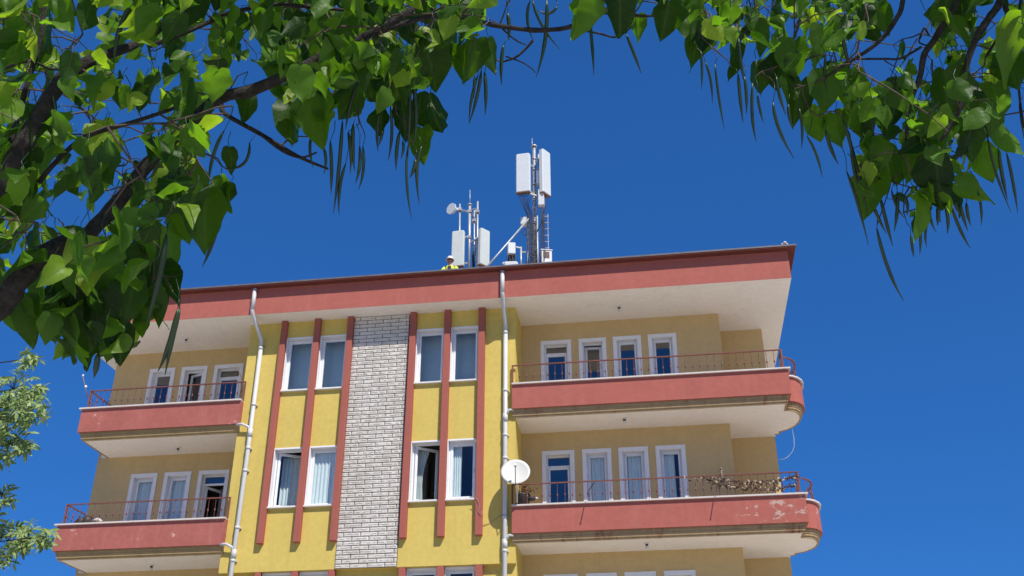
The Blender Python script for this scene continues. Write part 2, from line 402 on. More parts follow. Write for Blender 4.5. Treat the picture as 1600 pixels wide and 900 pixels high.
for k, t in enumerate(TOPS):
    y0 = 0 if k < 2 else .13
    for i, (a, b) in enumerate(BAYX):
        kw = {}
        if k == 1 and i == 0: kw = dict(kind='open', ang=math.radians(30))
        if k == 1 and i == 2: kw = dict(kind='open', ang=math.radians(38))
        if k == 1 and i == 3: kw = dict(kind='open', ang=0)
        fo = window(a, b, t-1.40, t, y0, gm_=m_glass2, **kw)
        place = ('leftmost bay window', 'bay window just left of the stone strip', 'bay window just right of the stone strip', 'bay window beside the right downpipe')[i]
        row = ('top row', 'open row with weathered frames', 'lowest row under the bay')[k]
        if k == 0: hanging(a-.28, b+.28, t-1.9, t+.25, y0+.48+.035*i, f'grey blind drawn in the {place}, {row}', blind=True)
        elif k == 1:
            rowl = 'lower row'
            if i == 0: tag(fo, 'window with its sash swung inward')
            if i == 2: tag(fo, 'window wide open beside the stone strip'); hanging(a+.06, a+.34, t-1.37, t-.06, y0+.42, f'pale curtain in the open {place}, {rowl}', tied=True, per=.06)
            elif i == 0: hanging(a+.05, b-.02, t-1.37, t-.05, y0+.50, f'sheer curtain behind the ajar {place}, {rowl}')
            elif i == 1: hanging(a+.05, b-.05, t-1.37, t-.03, y0+.20, f'sheer curtain filling the {place}, {rowl}')
            else: hanging(a+.05, a+.30, t-1.37, t-.03, y0+.20, f'white curtain gathered in the {place}, {rowl}', per=.05)
for k, (t, fl) in enumerate(zip(TOPS, FLOORS)):
    for i, (a, b) in enumerate(RX):
        side = ('the door', 'the first window after the door', 'the second window after the door', 'the last window before the blank wall')[i]
        rown = ('top right balcony', 'lower right balcony', 'bottom right storey')[k]
        if i == 0: window(a+.085, b-.085, fl+.04, t-.085, YA, trim=.085, proud=.02, name='door', transom=.16 if k == 0 else .2, sill=False)
        else:
            kw = dict(kind='tilt', ang=math.radians(6)) if (k == 0 and i == 1) else {}
            window(a+.085, b-.085, fl+.95, t-.085, YA, trim=.085, proud=.02, gm_=m_glass2 if k == 1 else None, **kw)
            if k == 1:
                hanging(a+.12, (b-.12) if i < 3 else a+.42, fl+1.0, t-.1, YA+.21, f'sheer white curtain behind {side} on the {rown}')
    for i, (a, b) in enumerate(LX):
        rown = ('top left balcony', 'lower left balcony', 'bottom left storey')[k]
        side = ('the far left window', 'the window left of the door', 'the door')[i]
        if i == 2:
            kw = dict(kind='open', ang=math.radians(62)) if k == 1 else {}
            fo = window(a+.085, b-.085, fl+.04, t-.085, YL, trim=.085, proud=.02, name='door', transom=.17, sill=False, **kw)
            if k == 1: tag(fo, 'balcony door standing open'); hanging(a+.42, b-.1, fl+.1, t-.35, YL+.45, 'dark curtain inside the open door of the lower left balcony', m_curtd, tied=False)
        else:
            kw = dict(kind='open', ang=math.radians(20), hinge='r') if (k == 0 and i == 1) else {}
            window(a+.085, b-.085, fl+.95, t-.085, YL, trim=.085, proud=.02, gm_=m_glass2 if k == 1 else None, **kw)
            if k == 1: hanging(a+.12, b-.12, fl+1.0, t-.1, YL+.21, f'sheer white curtain behind {side} on the {rown}')

# ---- balconies: parapet swept along a plan path, with coping, moulding, slab and railing
def offset(path, d):
    out = []
    for i, p in enumerate(path):
        a = Vector(path[max(i-1,0)]); b = Vector(path[min(i+1,len(path)-1)]); p = Vector(p)
        d1 = (p-a).normalized() if i > 0 else (b-p).normalized(); d2 = (b-p).normalized() if i < len(path)-1 else d1
        n1 = Vector((d1.y, -d1.x)); n2 = Vector((d2.y, -d2.x)); n = (n1+n2)
        n = n.normalized()*(d/max(.35, n.normalized().dot(n1))); out.append(p+n)
    return out
def sweep(mb, path, prof, m=0):
    """prof: closed list of (outward offset, z)"""
    rings = [[(q.x, q.y, z) for q in offset(path, d)] if False else None for d, z in prof]
    cols = [[(q.x, q.y, z) for q in offset(path, d)] for d, z in prof]
    k = len(prof); n = len(path); vs = [cols[j][i] for i in range(n) for j in range(k)]
    fs = [(i*k+j, i*k+(j+1)%k, (i+1)*k+(j+1)%k, (i+1)*k+j) for i in range(n-1) for j in range(k)]
    fs += [tuple(reversed(range(k))), tuple((n-1)*k+j for j in range(k))]
    mb.add(vs, fs, m)
CURVE = [(10.33,.30),(10.44,.335),(10.55,.43),(10.65,.59),(10.71,.79),(10.735,1.02),(10.71,1.25),(10.65,1.46),(10.55,1.64),(10.44,1.77),(10.33,1.84),(10.33,2.04),(10.12,2.09)]
RPATH = [(4.03,-.15),(10.33,-.15)]+CURVE
LPATH = [(-6.71,1.24),(-6.71,-.15),(-2.585,-.15)]
def balcony(path, zs, mpar, mmold, lbl, backline):
    zt = zs+.775; red0 = zs+.185
    slab = MB(); out = [Vector((q.x,q.y)) for q in offset(path, -.115)]
    poly = [(p.x, p.y) for p in out]+backline
    n = len(poly); slab.add([(x,y,zs) for x,y in poly]+[(x,y,zs+.14) for x,y in poly], [tuple(reversed(range(n))), tuple(range(n,2*n))]+[(i,(i+1)%n,n+(i+1)%n,n+i) for i in range(n)])
    b = slab.build('balcony', m_sof, bld); tag(b, lbl)
    p = MB(); sweep(p, path, [(0,red0),(0,zt),(-.15,zt),(-.15,red0)]); p.build('parapet', mpar, b)
    c = MB(); sweep(c, path, [(.052,zt+.001),(.052,zt+.034),(-.15,zt+.036),(-.15,zt+.001)]); c.build('coping', m_cop, b)
    mo = MB(); sweep(mo, path, [(-.050,red0-.002),(-.050,red0-.045),(-.066,red0-.054),(-.066,red0-.098),(-.082,red0-.107),(-.082,red0-.148),(-.104,red0-.160),(-.108,zs-.010),(-.14,zs-.010),(-.14,red0-.002)])
    mo.build('moulding', mmold, b)
    ra = MB(); rp = [Vector((q.x,q.y)) for q in offset(path, -.09)]; zr = zt+.036+.49
    pts = [(q.x,q.y,zr) for q in rp]
    for i in range(len(pts)-1):
        ra.bar(pts[i], pts[i+1], .042, .022)
    # balusters with a small cast collar, evenly spaced along the run
    run = [0]
    for i in range(len(rp)-1): run.append(run[-1]+(rp[i+1]-rp[i]).length)
    L = run[-1]; N = int(L/.166)
    for j in range(N+1):
        s = L*j/N; i = max(0, min(len(rp)-2, next((q for q in range(len(run)-1) if run[q+1] >= s-1e-6), 0)))
        q = rp[i]+(rp[i+1]-rp[i])*((s-run[i])/(run[i+1]-run[i])); z0 = zt+.03
        ra.tube([(q.x,q.y,z0),(q.x,q.y,zr)], .0058, 5, cap=False)
        zm = z0+.215+random.uniform(-.004,.004)
        ra.tube([(q.x,q.y,zm-.045),(q.x,q.y,zm-.015),(q.x,q.y,zm),(q.x,q.y,zm+.015),(q.x,q.y,zm+.045)], [.006,.016,.021,.016,.006], 6)
    for q in ([rp[0], rp[1], rp[-1]]): ra.box(q.x-.018, q.x+.018, q.y-.018, q.y+.018, zt+.03, zr+.012)
    if len(path) > 5:
        q = rp[2]; ra.box(q.x-.018, q.x+.018, q.y-.018, q.y+.018, zt+.03, zr+.012)
    ra.build('railing', m_iron, b)
    return b
rback = [(XB+.02,YB),(XA,YB),(XA,YA),(XBR,YA)]
lback = [(XBL-.001,YL),(XL+.07,YL)]
for k, zs in enumerate(ZC):
    balcony(RPATH, zs, m_red if k == 0 else m_redpeel, m_moldst, ('upper right balcony with clean red parapet','lower right balcony with peeling red parapet')[k], rback)
    balcony(LPATH, zs, m_redworn, m_mold, ('upper left balcony with mottled red parapet','lower left balcony with mottled red parapet')[k], lback)
def lamp_fit(x, y, z):
    l = MB(); l.tube([(x,y,z),(x,y,z-.03)], .055, 12, 0); l.tube([(x,y,z-.03),(x,y,z-.075)], [.034,.030], 10, 1); l.ball((x,y,z-.10), .04, 2)
    l.build('ceiling_lamp', [m_white, m_dark, m_unit], bld)
for x, y, z in ((-4.61,.5,ZS),(6.6,.32,ZS),(-4.48,.75,ZC[0]),(6.58,.36,ZC[0]),(-4.64,.7,ZC[1]),(6.92,.35,ZC[1])): lamp_fit(x, y, z)

# ---- eaves: soffit, red fascia, roof edge board and tiled hip roof
FX0, FX1, FY0, FY1 = -7.42, 10.63, -.55, 15.6; ZF = 13.93
sf = MB(); sf.add([(FX0,FY0,ZS),(FX1,FY0,ZS),(FX1,FY1,ZS),(FX0,FY1,ZS)], [(3,2,1,0)]); sf.build('soffit', m_sof, bld)
fa = MB(); t_ = .12
fa.box(FX0, FX1, FY0, FY0+t_, ZS+.003, ZF); fa.box(FX0, FX1, FY1-t_, FY1, ZS+.003, ZF); fa.box(FX0, FX0+t_, FY0+t_, FY1-t_, ZS+.003, ZF); fa.box(FX1-t_, FX1, FY0+t_, FY1-t_, ZS+.003, ZF)
fa.build('fascia', m_red, bld)
eb = MB(); o_ = .175; eb.box(FX0-o_, FX1+o_, FY0-o_, FY1+o_, ZF+.002, ZF+.05)
eo = eb.build('roof_edge_board', m_under, bld)
dr = MB(); e2 = o_+.012
dr.box(FX0-e2, FX1+e2, FY0-e2, FY0-o_+.002, ZF+.03, ZF+.07); dr.box(FX0-e2, FX1+e2, FY1+o_-.002, FY1+e2, ZF+.03, ZF+.07)
dr.box(FX0-e2, FX0-o_+.002, FY0-o_+.002, FY1+o_-.002, ZF+.03, ZF+.07); dr.box(FX1+o_-.002, FX1+e2, FY0-o_+.002, FY1+o_-.002, ZF+.03, ZF+.07)
dr.build('drip_edge', m_edge, bld)
zr0, zr1 = ZF+.07, 18.3; ym = 7.52; hx = 5.0
rf = MB(); rf.add([(FX0-.1,FY0-.1,zr0),(FX1+.1,FY0-.1,zr0),(FX1+.1,FY1+.1,zr0),(FX0-.1,FY1+.1,zr0),(FX0+hx,ym,zr1),(FX1-hx,ym,zr1)], [(0,1,5,4),(1,2,5),(2,3,4,5),(3,0,4),(0,3,2,1)])
tag(rf.build('roof', m_tile, bld), 'low tiled roof hidden from the street')

# ---- downpipes
def downpipe(x, side, zb):
    p = MB(); r = .052; yf = FY0-.06; yw = -.075
    xt = x-(.12 if side < 0 else -.0)
    p.tube([(xt,yf,ZF-.02),(xt,yf,ZS+.10)], r, 12)
    p.tube([(xt,yf,ZS+.16),(xt,yf,ZS+.09),(xt,yf+.03,ZS+.03),(x,yw-.03,12.72),(x,yw,12.62),(x,yw,12.5)], r*.96, 12)
    p.tube([(x,yw,12.56),(x-.0*side,yw,9.6),(x-(.09 if side < 0 else .0),yw,0.1)], r, 12)
    for z in (12.5, 11.0, 9.9, 9.35, 8.0, 7.25, 5.2): 
        xx = x-(.09 if side < 0 else 0)*max(0, min(1, (9.6-z)/9.5)); p.tube([(xx,yw,z-.035),(xx,yw,z+.035)], r*1.14, 12)
        p.box(xx-.08, xx+.08, yw+.03, .002, z-.012, z+.012)
    for z in zb:                                           # drain spout coming out of the balcony slab
        xe = 4.06 if side > 0 else -2.62
        xx = x-(.09 if side < 0 else 0)*max(0, min(1, (9.6-z)/9.5))
        p.tube([(xe,-.10,z+.05),((xe+xx)/2,-.11,z+.06),(xx,yw,z-.10)] if side > 0 else [(xe-.03,-.12,z+.10),(xe+.12,-.13,z+.10),(xx-.05,yw-.02,z+.03),(xx,yw,z-.10)], r*.62, 10)
        p.tube([(xx,yw,z-.22),(xx,yw,z-.02)], r*1.18, 12)
    p.build('downpipe', m_pipe, bld)
downpipe(3.865, 1, (10.44, 7.52)); downpipe(-2.29, -1, (10.40, 7.52))
# ------------------------------------------------------------------ antennas and worker on the roof ridge
YM = 7.5
def q(u, v, dy=0.0): return at(u, v, YM+dy)
PXM = (q(801,450)-q(800,450)).length           # metres per photograph pixel at the ridge
def radome(mb, c, w, d, h, yaw, m0=0, m1=1):
    """panel antenna: rounded upright box with a brown base plate; c = centre of its foot, yaw turns the broad face"""
    A = Vector((math.cos(yaw), math.sin(yaw), 0)); B = Vector((-A.y, A.x, 0)); c = Vector(c); pr = []
    bw = .18*min(w, d)
    for x, y in ((-w/2+bw,-d/2),(w/2-bw,-d/2),(w/2,-d/2+bw*1.2),(w/2,d/2-bw*.3),(w/2-bw*.3,d/2),(-w/2+bw*.3,d/2),(-w/2,d/2-bw*.3),(-w/2,-d/2+bw*1.2)): pr.append(A*x+B*y)
    n = len(pr); vs = []; lev = [(0,.96,m1),(.035,.96,m1),(.04,1,m0),(h-.03,1,m0),(h,.9,m0)]
    for z, s, _ in lev: vs += [c+p*s+Vector((0,0,z)) for p in pr]
    for i in range(len(lev)-1): mb.add(vs[i*n:(i+2)*n], [(j,(j+1)%n,n+(j+1)%n,n+j) for j in range(n)], lev[i+1][2])
    mb.add(vs[:n], [tuple(reversed(range(n)))], m1); mb.add(vs[-n:], [tuple(range(n))], m0)
tw = thing('cell_tower', q(833, 425), 'tall lattice cell tower with two white panel antennas and a slanting brace on the roof', 'antenna')
base = q(833, 422); zb_ = base.z-1.0
legs = [q(824.5,420), q(840.5,420), q(832,420,.45)]; ztop = q(832,338).z
la = MB()
for l in legs: la.tube([(l.x,l.y,zb_),(l.x,l.y,ztop)], .03, 6)
for i in range(14):
    z0 = zb_+.2+i*(ztop-zb_-.25)/14; z1 = z0+(ztop-zb_-.25)/14
    for a in range(3):
        p, r_ = legs[a], legs[(a+1)%3]; la.tube([(p.x,p.y,z0),(r_.x,r_.y,z1)] if i % 2 else [(r_.x,r_.y,z0),(p.x,p.y,z1)], .011, 4)
        la.tube([(p.x,p.y,z1),(r_.x,r_.y,z1)], .011, 4)
for a in (-.06,.06): la.tube([(legs[1].x+.30+a,legs[1].y,zb_),(legs[1].x+.30+a,legs[1].y,q(848,335).z)], .012, 4)
for i in range(12):
    z = zb_+.3+i*.25
    if z < q(848,338).z: la.box(legs[1].x+.2, legs[1].x+.4, legs[1].y-.01, legs[1].y+.01, z, z+.02)
la.build('lattice_mast', m_galv, tw)
po = MB(); pc = q(835.5, 330, .15); zt_ = q(835.5,229,.15).z
po.tube([(pc.x,pc.y,zb_),(pc.x,pc.y,zt_)], .065, 12); po.tube([(pc.x,pc.y,zt_-.03),(pc.x,pc.y,zt_+.03)], .11, 12)
r0 = q(831.5,229,.15); po.tube([(r0.x,r0.y,zt_-.1),(r0.x,r0.y,q(831,216,.15).z)], .013, 6)
for v in (245, 262, 285, 307, 322, 345): 
    z = q(835,v).z; po.tube([(pc.x,pc.y,z-.03),(pc.x,pc.y,z+.03)], .085, 10)
sp = q(842, 300, .05); po.tube([(sp.x,sp.y,q(842,322).z),(sp.x,sp.y,q(842,240).z)], .035, 8)
for v in (246, 300): po.bar((pc.x,pc.y,q(838,v).z),(sp.x,sp.y,q(838,v).z), .04)
po.build('pole', m_galv, tw)
def pan(u0, u1, v0, v1, dy, d, yaw, mt, parent, wscale=1.0):
    p0 = q((u0+u1)/2, v1, dy); h = q((u0+u1)/2, v0, dy).z-p0.z; w = (u1-u0)*PXM*wscale
    mb = MB(); radome(mb, p0, w, d, h, yaw); return mb.build('panel_antenna', [mt, m_brown], parent), p0, h
_, pA, hA = pan(806, 829.5, 242, 302, -.3, .18, math.radians(-4), m_panel, tw)
_, pB, hB = pan(845.5, 859, 237, 305, -.05, .17, math.radians(58), m_panel, tw, 1.55)
def strut(name, a, b, w, parent):
    mb = MB(); mb.bar(a, b, w); mb.build(name, m_galv, parent)
for f in (.15, .85):
    strut('bracket', (pA.x,pA.y+.08,pA.z+hA*f), (pc.x,pc.y,pA.z+hA*f), .05, tw); strut('bracket', (pB.x-.05,pB.y,pB.z+hB*f), (pc.x,pc.y,pB.z+hB*f), .05, tw)
strut('bracket', (pA.x+.1,pA.y+.1,q(820,306).z), (sp.x,sp.y,q(842,306).z), .05, tw)
ru = MB(); a = q(846, 322, -.1); ru.box(a.x-.1,a.x+.1,a.y-.08,a.y+.1,q(846,324).z,q(846,300).z); a = q(842,288,.05); ru.box(a.x-.06,a.x+.08,a.y-.12,a.y+.06,q(842,288).z,q(842,268).z)
for j in range(5): a = q(843+j*1.6, 326, -.1); ru.tube([(a.x,a.y,a.z),(a.x,a.y,a.z+.06)], .012, 5, 1)
ru.build('radio_unit', [m_panel, m_brown], tw, .01)
bx = MB(); a = q(821,345,.3); bx.box(a.x-.16,a.x+.1,a.y-.1,a.y+.12,q(821,352,.3).z,q(821,341,.3).z); bx.build('junction_box', m_unit, tw, .01)
for k in range(7):
    cb = MB(); u0 = 809+k*2.8; s_ = random.uniform(-2,2)
    a = [q(u0,302,-.3), q(u0+2+s_*.3,309+k*.6,-.28), q(818+k*1.3,322+s_,-.2), q(824+k*1.2,335+s_,-.08), q(823+k*2.4+s_*.6,356,-.06), q(823.5+k*2.6+s_*.7,388,-.06), q(822+k*2.9,424,-.06)]
    cb.tube(a, .011, 6); cb.build('cable', m_cable, tw)
for k in range(5):
    cb = MB(); u0 = 843+k*2
    a = [q(u0,326,-.1), q(847+k*.9,345,-.08), q(845+k*1.5,375,-.08), q(846+k*1.5,400,-.08), q(838+k*2.2,424,-.08)]
    cb.tube(a, .011, 6); cb.build('cable', m_cable, tw)
cb = MB(); cb.tube([q(820+4*math.cos(t),363+4.5*math.sin(t),-.05) for t in np.linspace(-2,4,18)], .014, 6); cb.build('cable', m_cable, tw)
cb = MB(); cb.tube([q(852,305,-.05), q(853,322,-.05), q(848,336,-.05), q(846,348,-.05), q(839,362,-.05)], .017, 6); cb.build('cable', m_cable, tw)
st = MB(); a, b = q(826,342,-.05), q(757.5,421,-.6); b2 = b+(b-a).normalized()*1.0; st.tube([a,b2], .034, 10); st.build('brace', m_galv, tw)

la_ = thing('antenna_mast', q(733, 428), 'shorter antenna mast of thin poles with two pale panels and a small white drum dish', 'antenna')
def vpole(u, v0, v1, r, dy=0.0, lean=0): 
    a, b = q(u, v1, dy), q(u+lean, v0, dy); return [(a.x,a.y,a.z),(b.x,b.y,b.z)]
mp = MB()
mp.tube(vpole(732.5,320,440,0,0,1.5), .052, 10); mp.tube(vpole(734.3,297,322,0), .016, 6)
mp.tube([tuple(q(734,321)), tuple(q(734,319.5))], .085, 10)
mp.tube(vpole(717.5,319,440,0,.1,1.0), .032, 8); mp.tube(vpole(741,329,440,0,.35), .030, 8); mp.tube(vpole(745.5,315,440,0,-.1,.8), .036, 8)
mp.build('pole', m_galv, la_)
for u0, v0, u1, v1, d0, d1 in ((715,327,734,331,.1,0),(734,331,741,340,0,.35),(735,328,746,326,0,-.1),(725,370,733,371,0,0),(722,411,732,411.5,0,0),(734,380,746,372,0,-.1),(738,384,746,383,.3,-.1),(746,376,752,376,-.1,-.2)): strut('cross_arm', q(u0,v0,d0), q(u1,v1,d1), .05, la_)
for u,v,dy in ((719,328,.1),(734,331,0),(746,374,-.1),(733,371,0),(741,345,.35),(746,331,-.1)): a = q(u,v,dy); mb = MB(); mb.obox(a, (.07,0,0),(0,.07,0),(0,0,.05)); mb.build('clamp', m_galv, la_)
pan(704.5, 725, 362, 417.5, -.2, .13, math.radians(-6), m_panel2, la_)
pan(748.5, 763, 360, 417, -.25, .16, math.radians(52), m_panel2, la_, 1.35)
ds = MB(); c0 = q(706,326.5,-.1); ax = Vector((-.5,-.85,.0)).normalized(); u_ = ax.cross(Vector((0,0,1))); w_ = Vector((0,0,1))
for rr, o0, o1, mi in ((.205,0,.05,0),(.19,-.10,0,1)):
    n = 20; vs = [c0+ax*o1+(u_*math.cos(2*PI*i/n)+w_*math.sin(2*PI*i/n))*rr for i in range(n)]+[c0+ax*o0+(u_*math.cos(2*PI*i/n)+w_*math.sin(2*PI*i/n))*rr*(1 if mi==0 else .75) for i in range(n)]
    ds.add(vs, [tuple(range(n)), tuple(reversed(range(n,2*n)))]+[(i,n+i,n+(i+1)%n,(i+1)%n) for i in range(n)], mi)
ds.bar(c0-ax*.08, q(718.5,326,.1), .07, m=1); ds.build('drum_dish', [m_panel, m_unit], la_)
for k in range(4):
    cb = MB(); cb.tube([q(710+k*4,417,-.2), q(712+k*4,421,-.15), q(720+k*3,428,0)], .014, 5); cb.build('cable', m_cable, la_)
    cb = MB(); cb.tube([q(742+k*1.2,385+k*3,0), q(738+k*1.1,400,.1), q(739+k,430,.1)], .012, 5); cb.build('cable', m_cable, la_)

ub = thing('radio_box', q(800, 420), 'white radio box on a bracket beside the foot of the tall tower', 'equipment')
mb = MB(); a = q(799, 390, -.2); z0, z1 = q(799,398.5,-.2).z, q(799,381,-.2).z
mb.obox((a.x,a.y,(z0+z1)/2), Vector((.125,.03,0)), Vector((-.03,.11,0)), (0,0,(z1-z0)/2)); mb.build('case', m_panel, ub, .02)
mb = MB(); a = q(799,404,-.1); mb.box(a.x-.1,a.x+.12,a.y-.1,a.y+.08,q(799,430).z,q(799,399,-.1).z)
for dx in (-.1,-.03,.05,.12): mb.tube([(a.x+dx,a.y-.14,q(799,399,-.2).z),(a.x+dx*1.4,a.y-.16,q(799,405).z),(a.x+dx*.5,a.y-.12,q(799,425).z)], .013, 5)
mb.build('fittings', m_dark, ub)
mb = MB(); a = q(814,395); mb.tube([(a.x,a.y,q(814,430).z),(a.x,a.y,q(814,386).z)], .035, 8); mb.bar(q(806,386,-.1), q(814,388), .05); mb.bar(q(814,394), q(822,394), .045); mb.build('post', m_galv, ub)
ub2 = thing('equipment_case', q(796, 424), 'low white equipment case lying on the roof ridge', 'equipment')
mb = MB(); a = q(796,420,-.3); mb.obox((a.x+.05,a.y,q(796,418,-.3).z), (.24,.02,0),(-.02,.18,0),(0,0,.16)); mb.build('case', m_panel, ub2, .06)
mb = MB()
for du in (-9,0,8): a = q(797+du,412,-.3); mb.obox(a, (.05,0,0),(0,.06,0),(0,0,.03))
mb.build('cleat', m_unit, ub2)
ub3 = thing('roof_cabinet', q(852, 415), 'grey equipment cabinet on the ridge at the right foot of the tower', 'equipment')
mb = MB(); a = q(853, 412, .1); z1 = q(853,394.5,.1).z; mb.obox((a.x,a.y,z1-.4), Vector((.17,.05,0)), Vector((-.05,.15,0)), (0,0,.4)); mb.build('cabinet', m_unit, ub3, .015)
mb = MB(); mb.obox((a.x,a.y,z1+.012), Vector((.19,.055,0)), Vector((-.055,.17,0)), (0,0,.014)); mb.build('lid', m_panel, ub3)
mb = MB(); 
for j in range(5): mb.obox((a.x+.05,a.y-.165,z1-.08-j*.05), Vector((.09,.027,0)), Vector((-.002,.006,0)), (0,0,.012))
mb.build('louvre', m_brown, ub3)

# the rigger crouching behind the ridge
m_skin = plain('skin', (.42,.25,.17), .6); m_vest = plain('hi_vis_vest', (.62,.72,.10), .8, var=.06); m_shirt = plain('dark_work_shirt', (.03,.035,.05), .9); m_trou = plain('work_trousers', (.05,.06,.09), .9); m_helm = plain('white_helmet', (.80,.80,.80), .3, var=.02); m_boot = plain('boots', (.04,.03,.02), .7)
def skin(name, joints, edges, mat, parent, root=0, lv=2):
    me = bpy.data.meshes.new(name); me.from_pydata([j[0] for j in joints], edges, []); me.materials.append(mat)
    o = bpy.data.objects.new(name, me); COL.objects.link(o)
    sk = o.modifiers.new('skin', 'SKIN'); sk.use_smooth_shade = True
    for i, j in enumerate(joints):
        r = j[1]; d = me.skin_vertices[0].data[i]; d.radius = r if isinstance(r, tuple) else (r, r); d.use_root = (i == root)
    ss = o.modifiers.new('sub', 'SUBSURF'); ss.levels = ss.render_levels = lv
    o.parent = parent
    if parent.type == 'EMPTY': o.matrix_parent_inverse = parent.matrix_basis.inverted()
    return o
hd = q(703.5, 409, -.6)                      # middle of the head
pr_ = thing('person', (hd.x, hd.y+.05, hd.z-.98), 'person in white hard hat and yellow vest crouching on roof beside the shorter antenna mast', 'person')
def wp(x, y, z): return Vector((hd.x+x, hd.y+y, hd.z+z))
Jb = [(wp(0,.16,-.70),(.15,.12)), (wp(0,.10,-.52),(.135,.10)), (wp(0,.03,-.33),(.155,.11)), (wp(0,0,-.21),(.12,.085)), (wp(0,-.01,-.12),(.055,.055)), (wp(0,-.015,-.05),(.07,.08)), (wp(0,-.02,.03),(.082,.10)), (wp(0,-.015,.11),(.07,.085)),
      (wp(-.19,.02,-.24),.058), (wp(-.27,-.08,-.46),.047), (wp(-.20,-.30,-.56),.036), (wp(-.18,-.38,-.58),.04),
      (wp(.19,.02,-.24),.058), (wp(.28,-.06,-.46),.047), (wp(.22,-.28,-.58),.036), (wp(.2,-.36,-.6),.04),
      (wp(-.12,.16,-.74),.095), (wp(-.20,-.24,-.66),.07), (wp(-.16,.10,-.96),.05), (wp(-.17,-.04,-1.0),.045),
      (wp(.12,.16,-.74),.095), (wp(.22,-.22,-.68),.07), (wp(.16,.12,-.97),.05), (wp(.17,-.03,-1.0),.045)]
Eb = [(0,1),(1,2),(2,3),(3,4),(4,5),(5,6),(6,7),(3,8),(8,9),(9,10),(10,11),(3,12),(12,13),(13,14),(14,15),(0,16),(16,17),(17,18),(18,19),(0,20),(20,21),(21,22),(22,23)]
body = skin('body', Jb, Eb, m_skin, pr_)
def clothes(name, ids, grow, mat, root):
    mp_ = {a: i for i, a in enumerate(ids)}
    J = [(Jb[i][0], tuple(c+grow for c in (Jb[i][1] if isinstance(Jb[i][1], tuple) else (Jb[i][1],)*2))) for i in ids]
    E = [(mp_[a], mp_[b]) for a, b in Eb if a in mp_ and b in mp_]
    return skin(name, J, E, mat, pr_, mp_[root])
clothes('shirt', [0,1,2,3,8,9,10,12,13,14], .014, m_shirt, 1)
clothes('trousers', [0,16,17,18,20,21,22], .016, m_trou, 0)
def vest():
    mb = MB()
    for s in (-1, 1):                        # two front halves, open in the middle, meeting at the back
        n = 12; rows = [(-.60,.175,.145,.10),(-.45,.18,.145,.08),(-.33,.19,.145,.03),(-.24,.185,.13,.01),(-.165,.115,.10,0)]
        vs = []
        for z, rx, ry, yo in rows:
            for i in range(n+1):
                t = -PI/2+s*(.30+(PI-.30)*i/n); vs.append(wp(rx*math.cos(t), yo+ry*math.sin(t), z))
        mb.add(vs, [(j*(n+1)+i, j*(n+1)+i+1, (j+1)*(n+1)+i+1, (j+1)*(n+1)+i) for j in range(len(rows)-1) for i in range(n)], 0, True)
    for s in (-1, 1):
        mb.tube([wp(s*.17,.02,-.23), wp(s*.235,-.02,-.33), wp(s*.262,-.06,-.41)], [.078,.074,.066], 10)
    return mb
vest().build('vest', m_vest, pr_)
mb = MB(); n = 20; vs = []; prof = [(.150,.02),(.128,.03),(.127,.07),(.115,.11),(.085,.15),(.045,.172),(.006,.178)]
for r, z in prof:
    for i in range(n): t = 2*PI*i/n; vs.append(wp(r*.88*math.cos(t), -.02+r*1.08*math.sin(t)-(.035 if (z < .025 and math.sin(t) < -.3) else 0), z+.02))
mb.add(vs, [(j*n+i, j*n+(i+1)%n, (j+1)*n+(i+1)%n, (j+1)*n+i) for j in range(len(prof)-1) for i in range(n)], 0, True)
mb.add(vs[-n:], [tuple(range(n))], 0); mb.build('helmet', m_helm, pr_)
mb = MB(); mb.ball(wp(0,-.125,-.015), .018, 0, 1.4)
for s in (-1,1): mb.ball(wp(s*.085,.0,-.01), .02, 0, 1.5)
mb.build('nose_and_ears', m_skin, body)
mb = MB()
for s in (-1,1): mb.ball(wp(s*.033,-.108,.022), .012)
mb.box(hd.x-.028, hd.x+.028, hd.y-.122, hd.y-.108, hd.z-.064, hd.z-.057); mb.build('eyes_and_mouth', m_shirt, body)
for s, w in ((-1, Jb[11][0]), (1, Jb[15][0])):
    for k in range(5):
        a = w+Vector((-.03+.015*k, -.02, 0)); L = (.05,.075,.082,.076,.06)[k]
        if k == 0: a = w+Vector((s*-.035,.01,0))
        skin('finger', [(a,.010),(a+Vector((0 if k else -s*.03,-L*.5,-.01)),.009),(a+Vector((0 if k else -s*.03,-L*.8,-.04)),.007)], [(0,1),(1,2)], m_skin, body, 0, 1)
for i in (19, 23):
    c = Jb[i][0]; mb = MB(); mb.ball(c+Vector((0,-.03,0)), .06, 0, .8); mb.obox(c+Vector((0,-.05,-.03)), (.045,0,0),(0,.12,0),(0,0,.02)); mb.build('boot', m_boot, pr_)

# small pale thing on the right end of the roof edge
mb = MB(); a = at(1226.5, 380.5, FY0-.1); mb.ball(a+Vector((0,0,.02)), .045, 0, .7); mb.ball(a+Vector((-.06,.03,.0)), .03, 0, .8); mb.ball(a+Vector((.05,.02,-.01)), .028, 0, .7)
tag(mb.build('mortar_lump', m_white), 'small pale lump lying on the right corner of the roof edge', 'mortar lump')

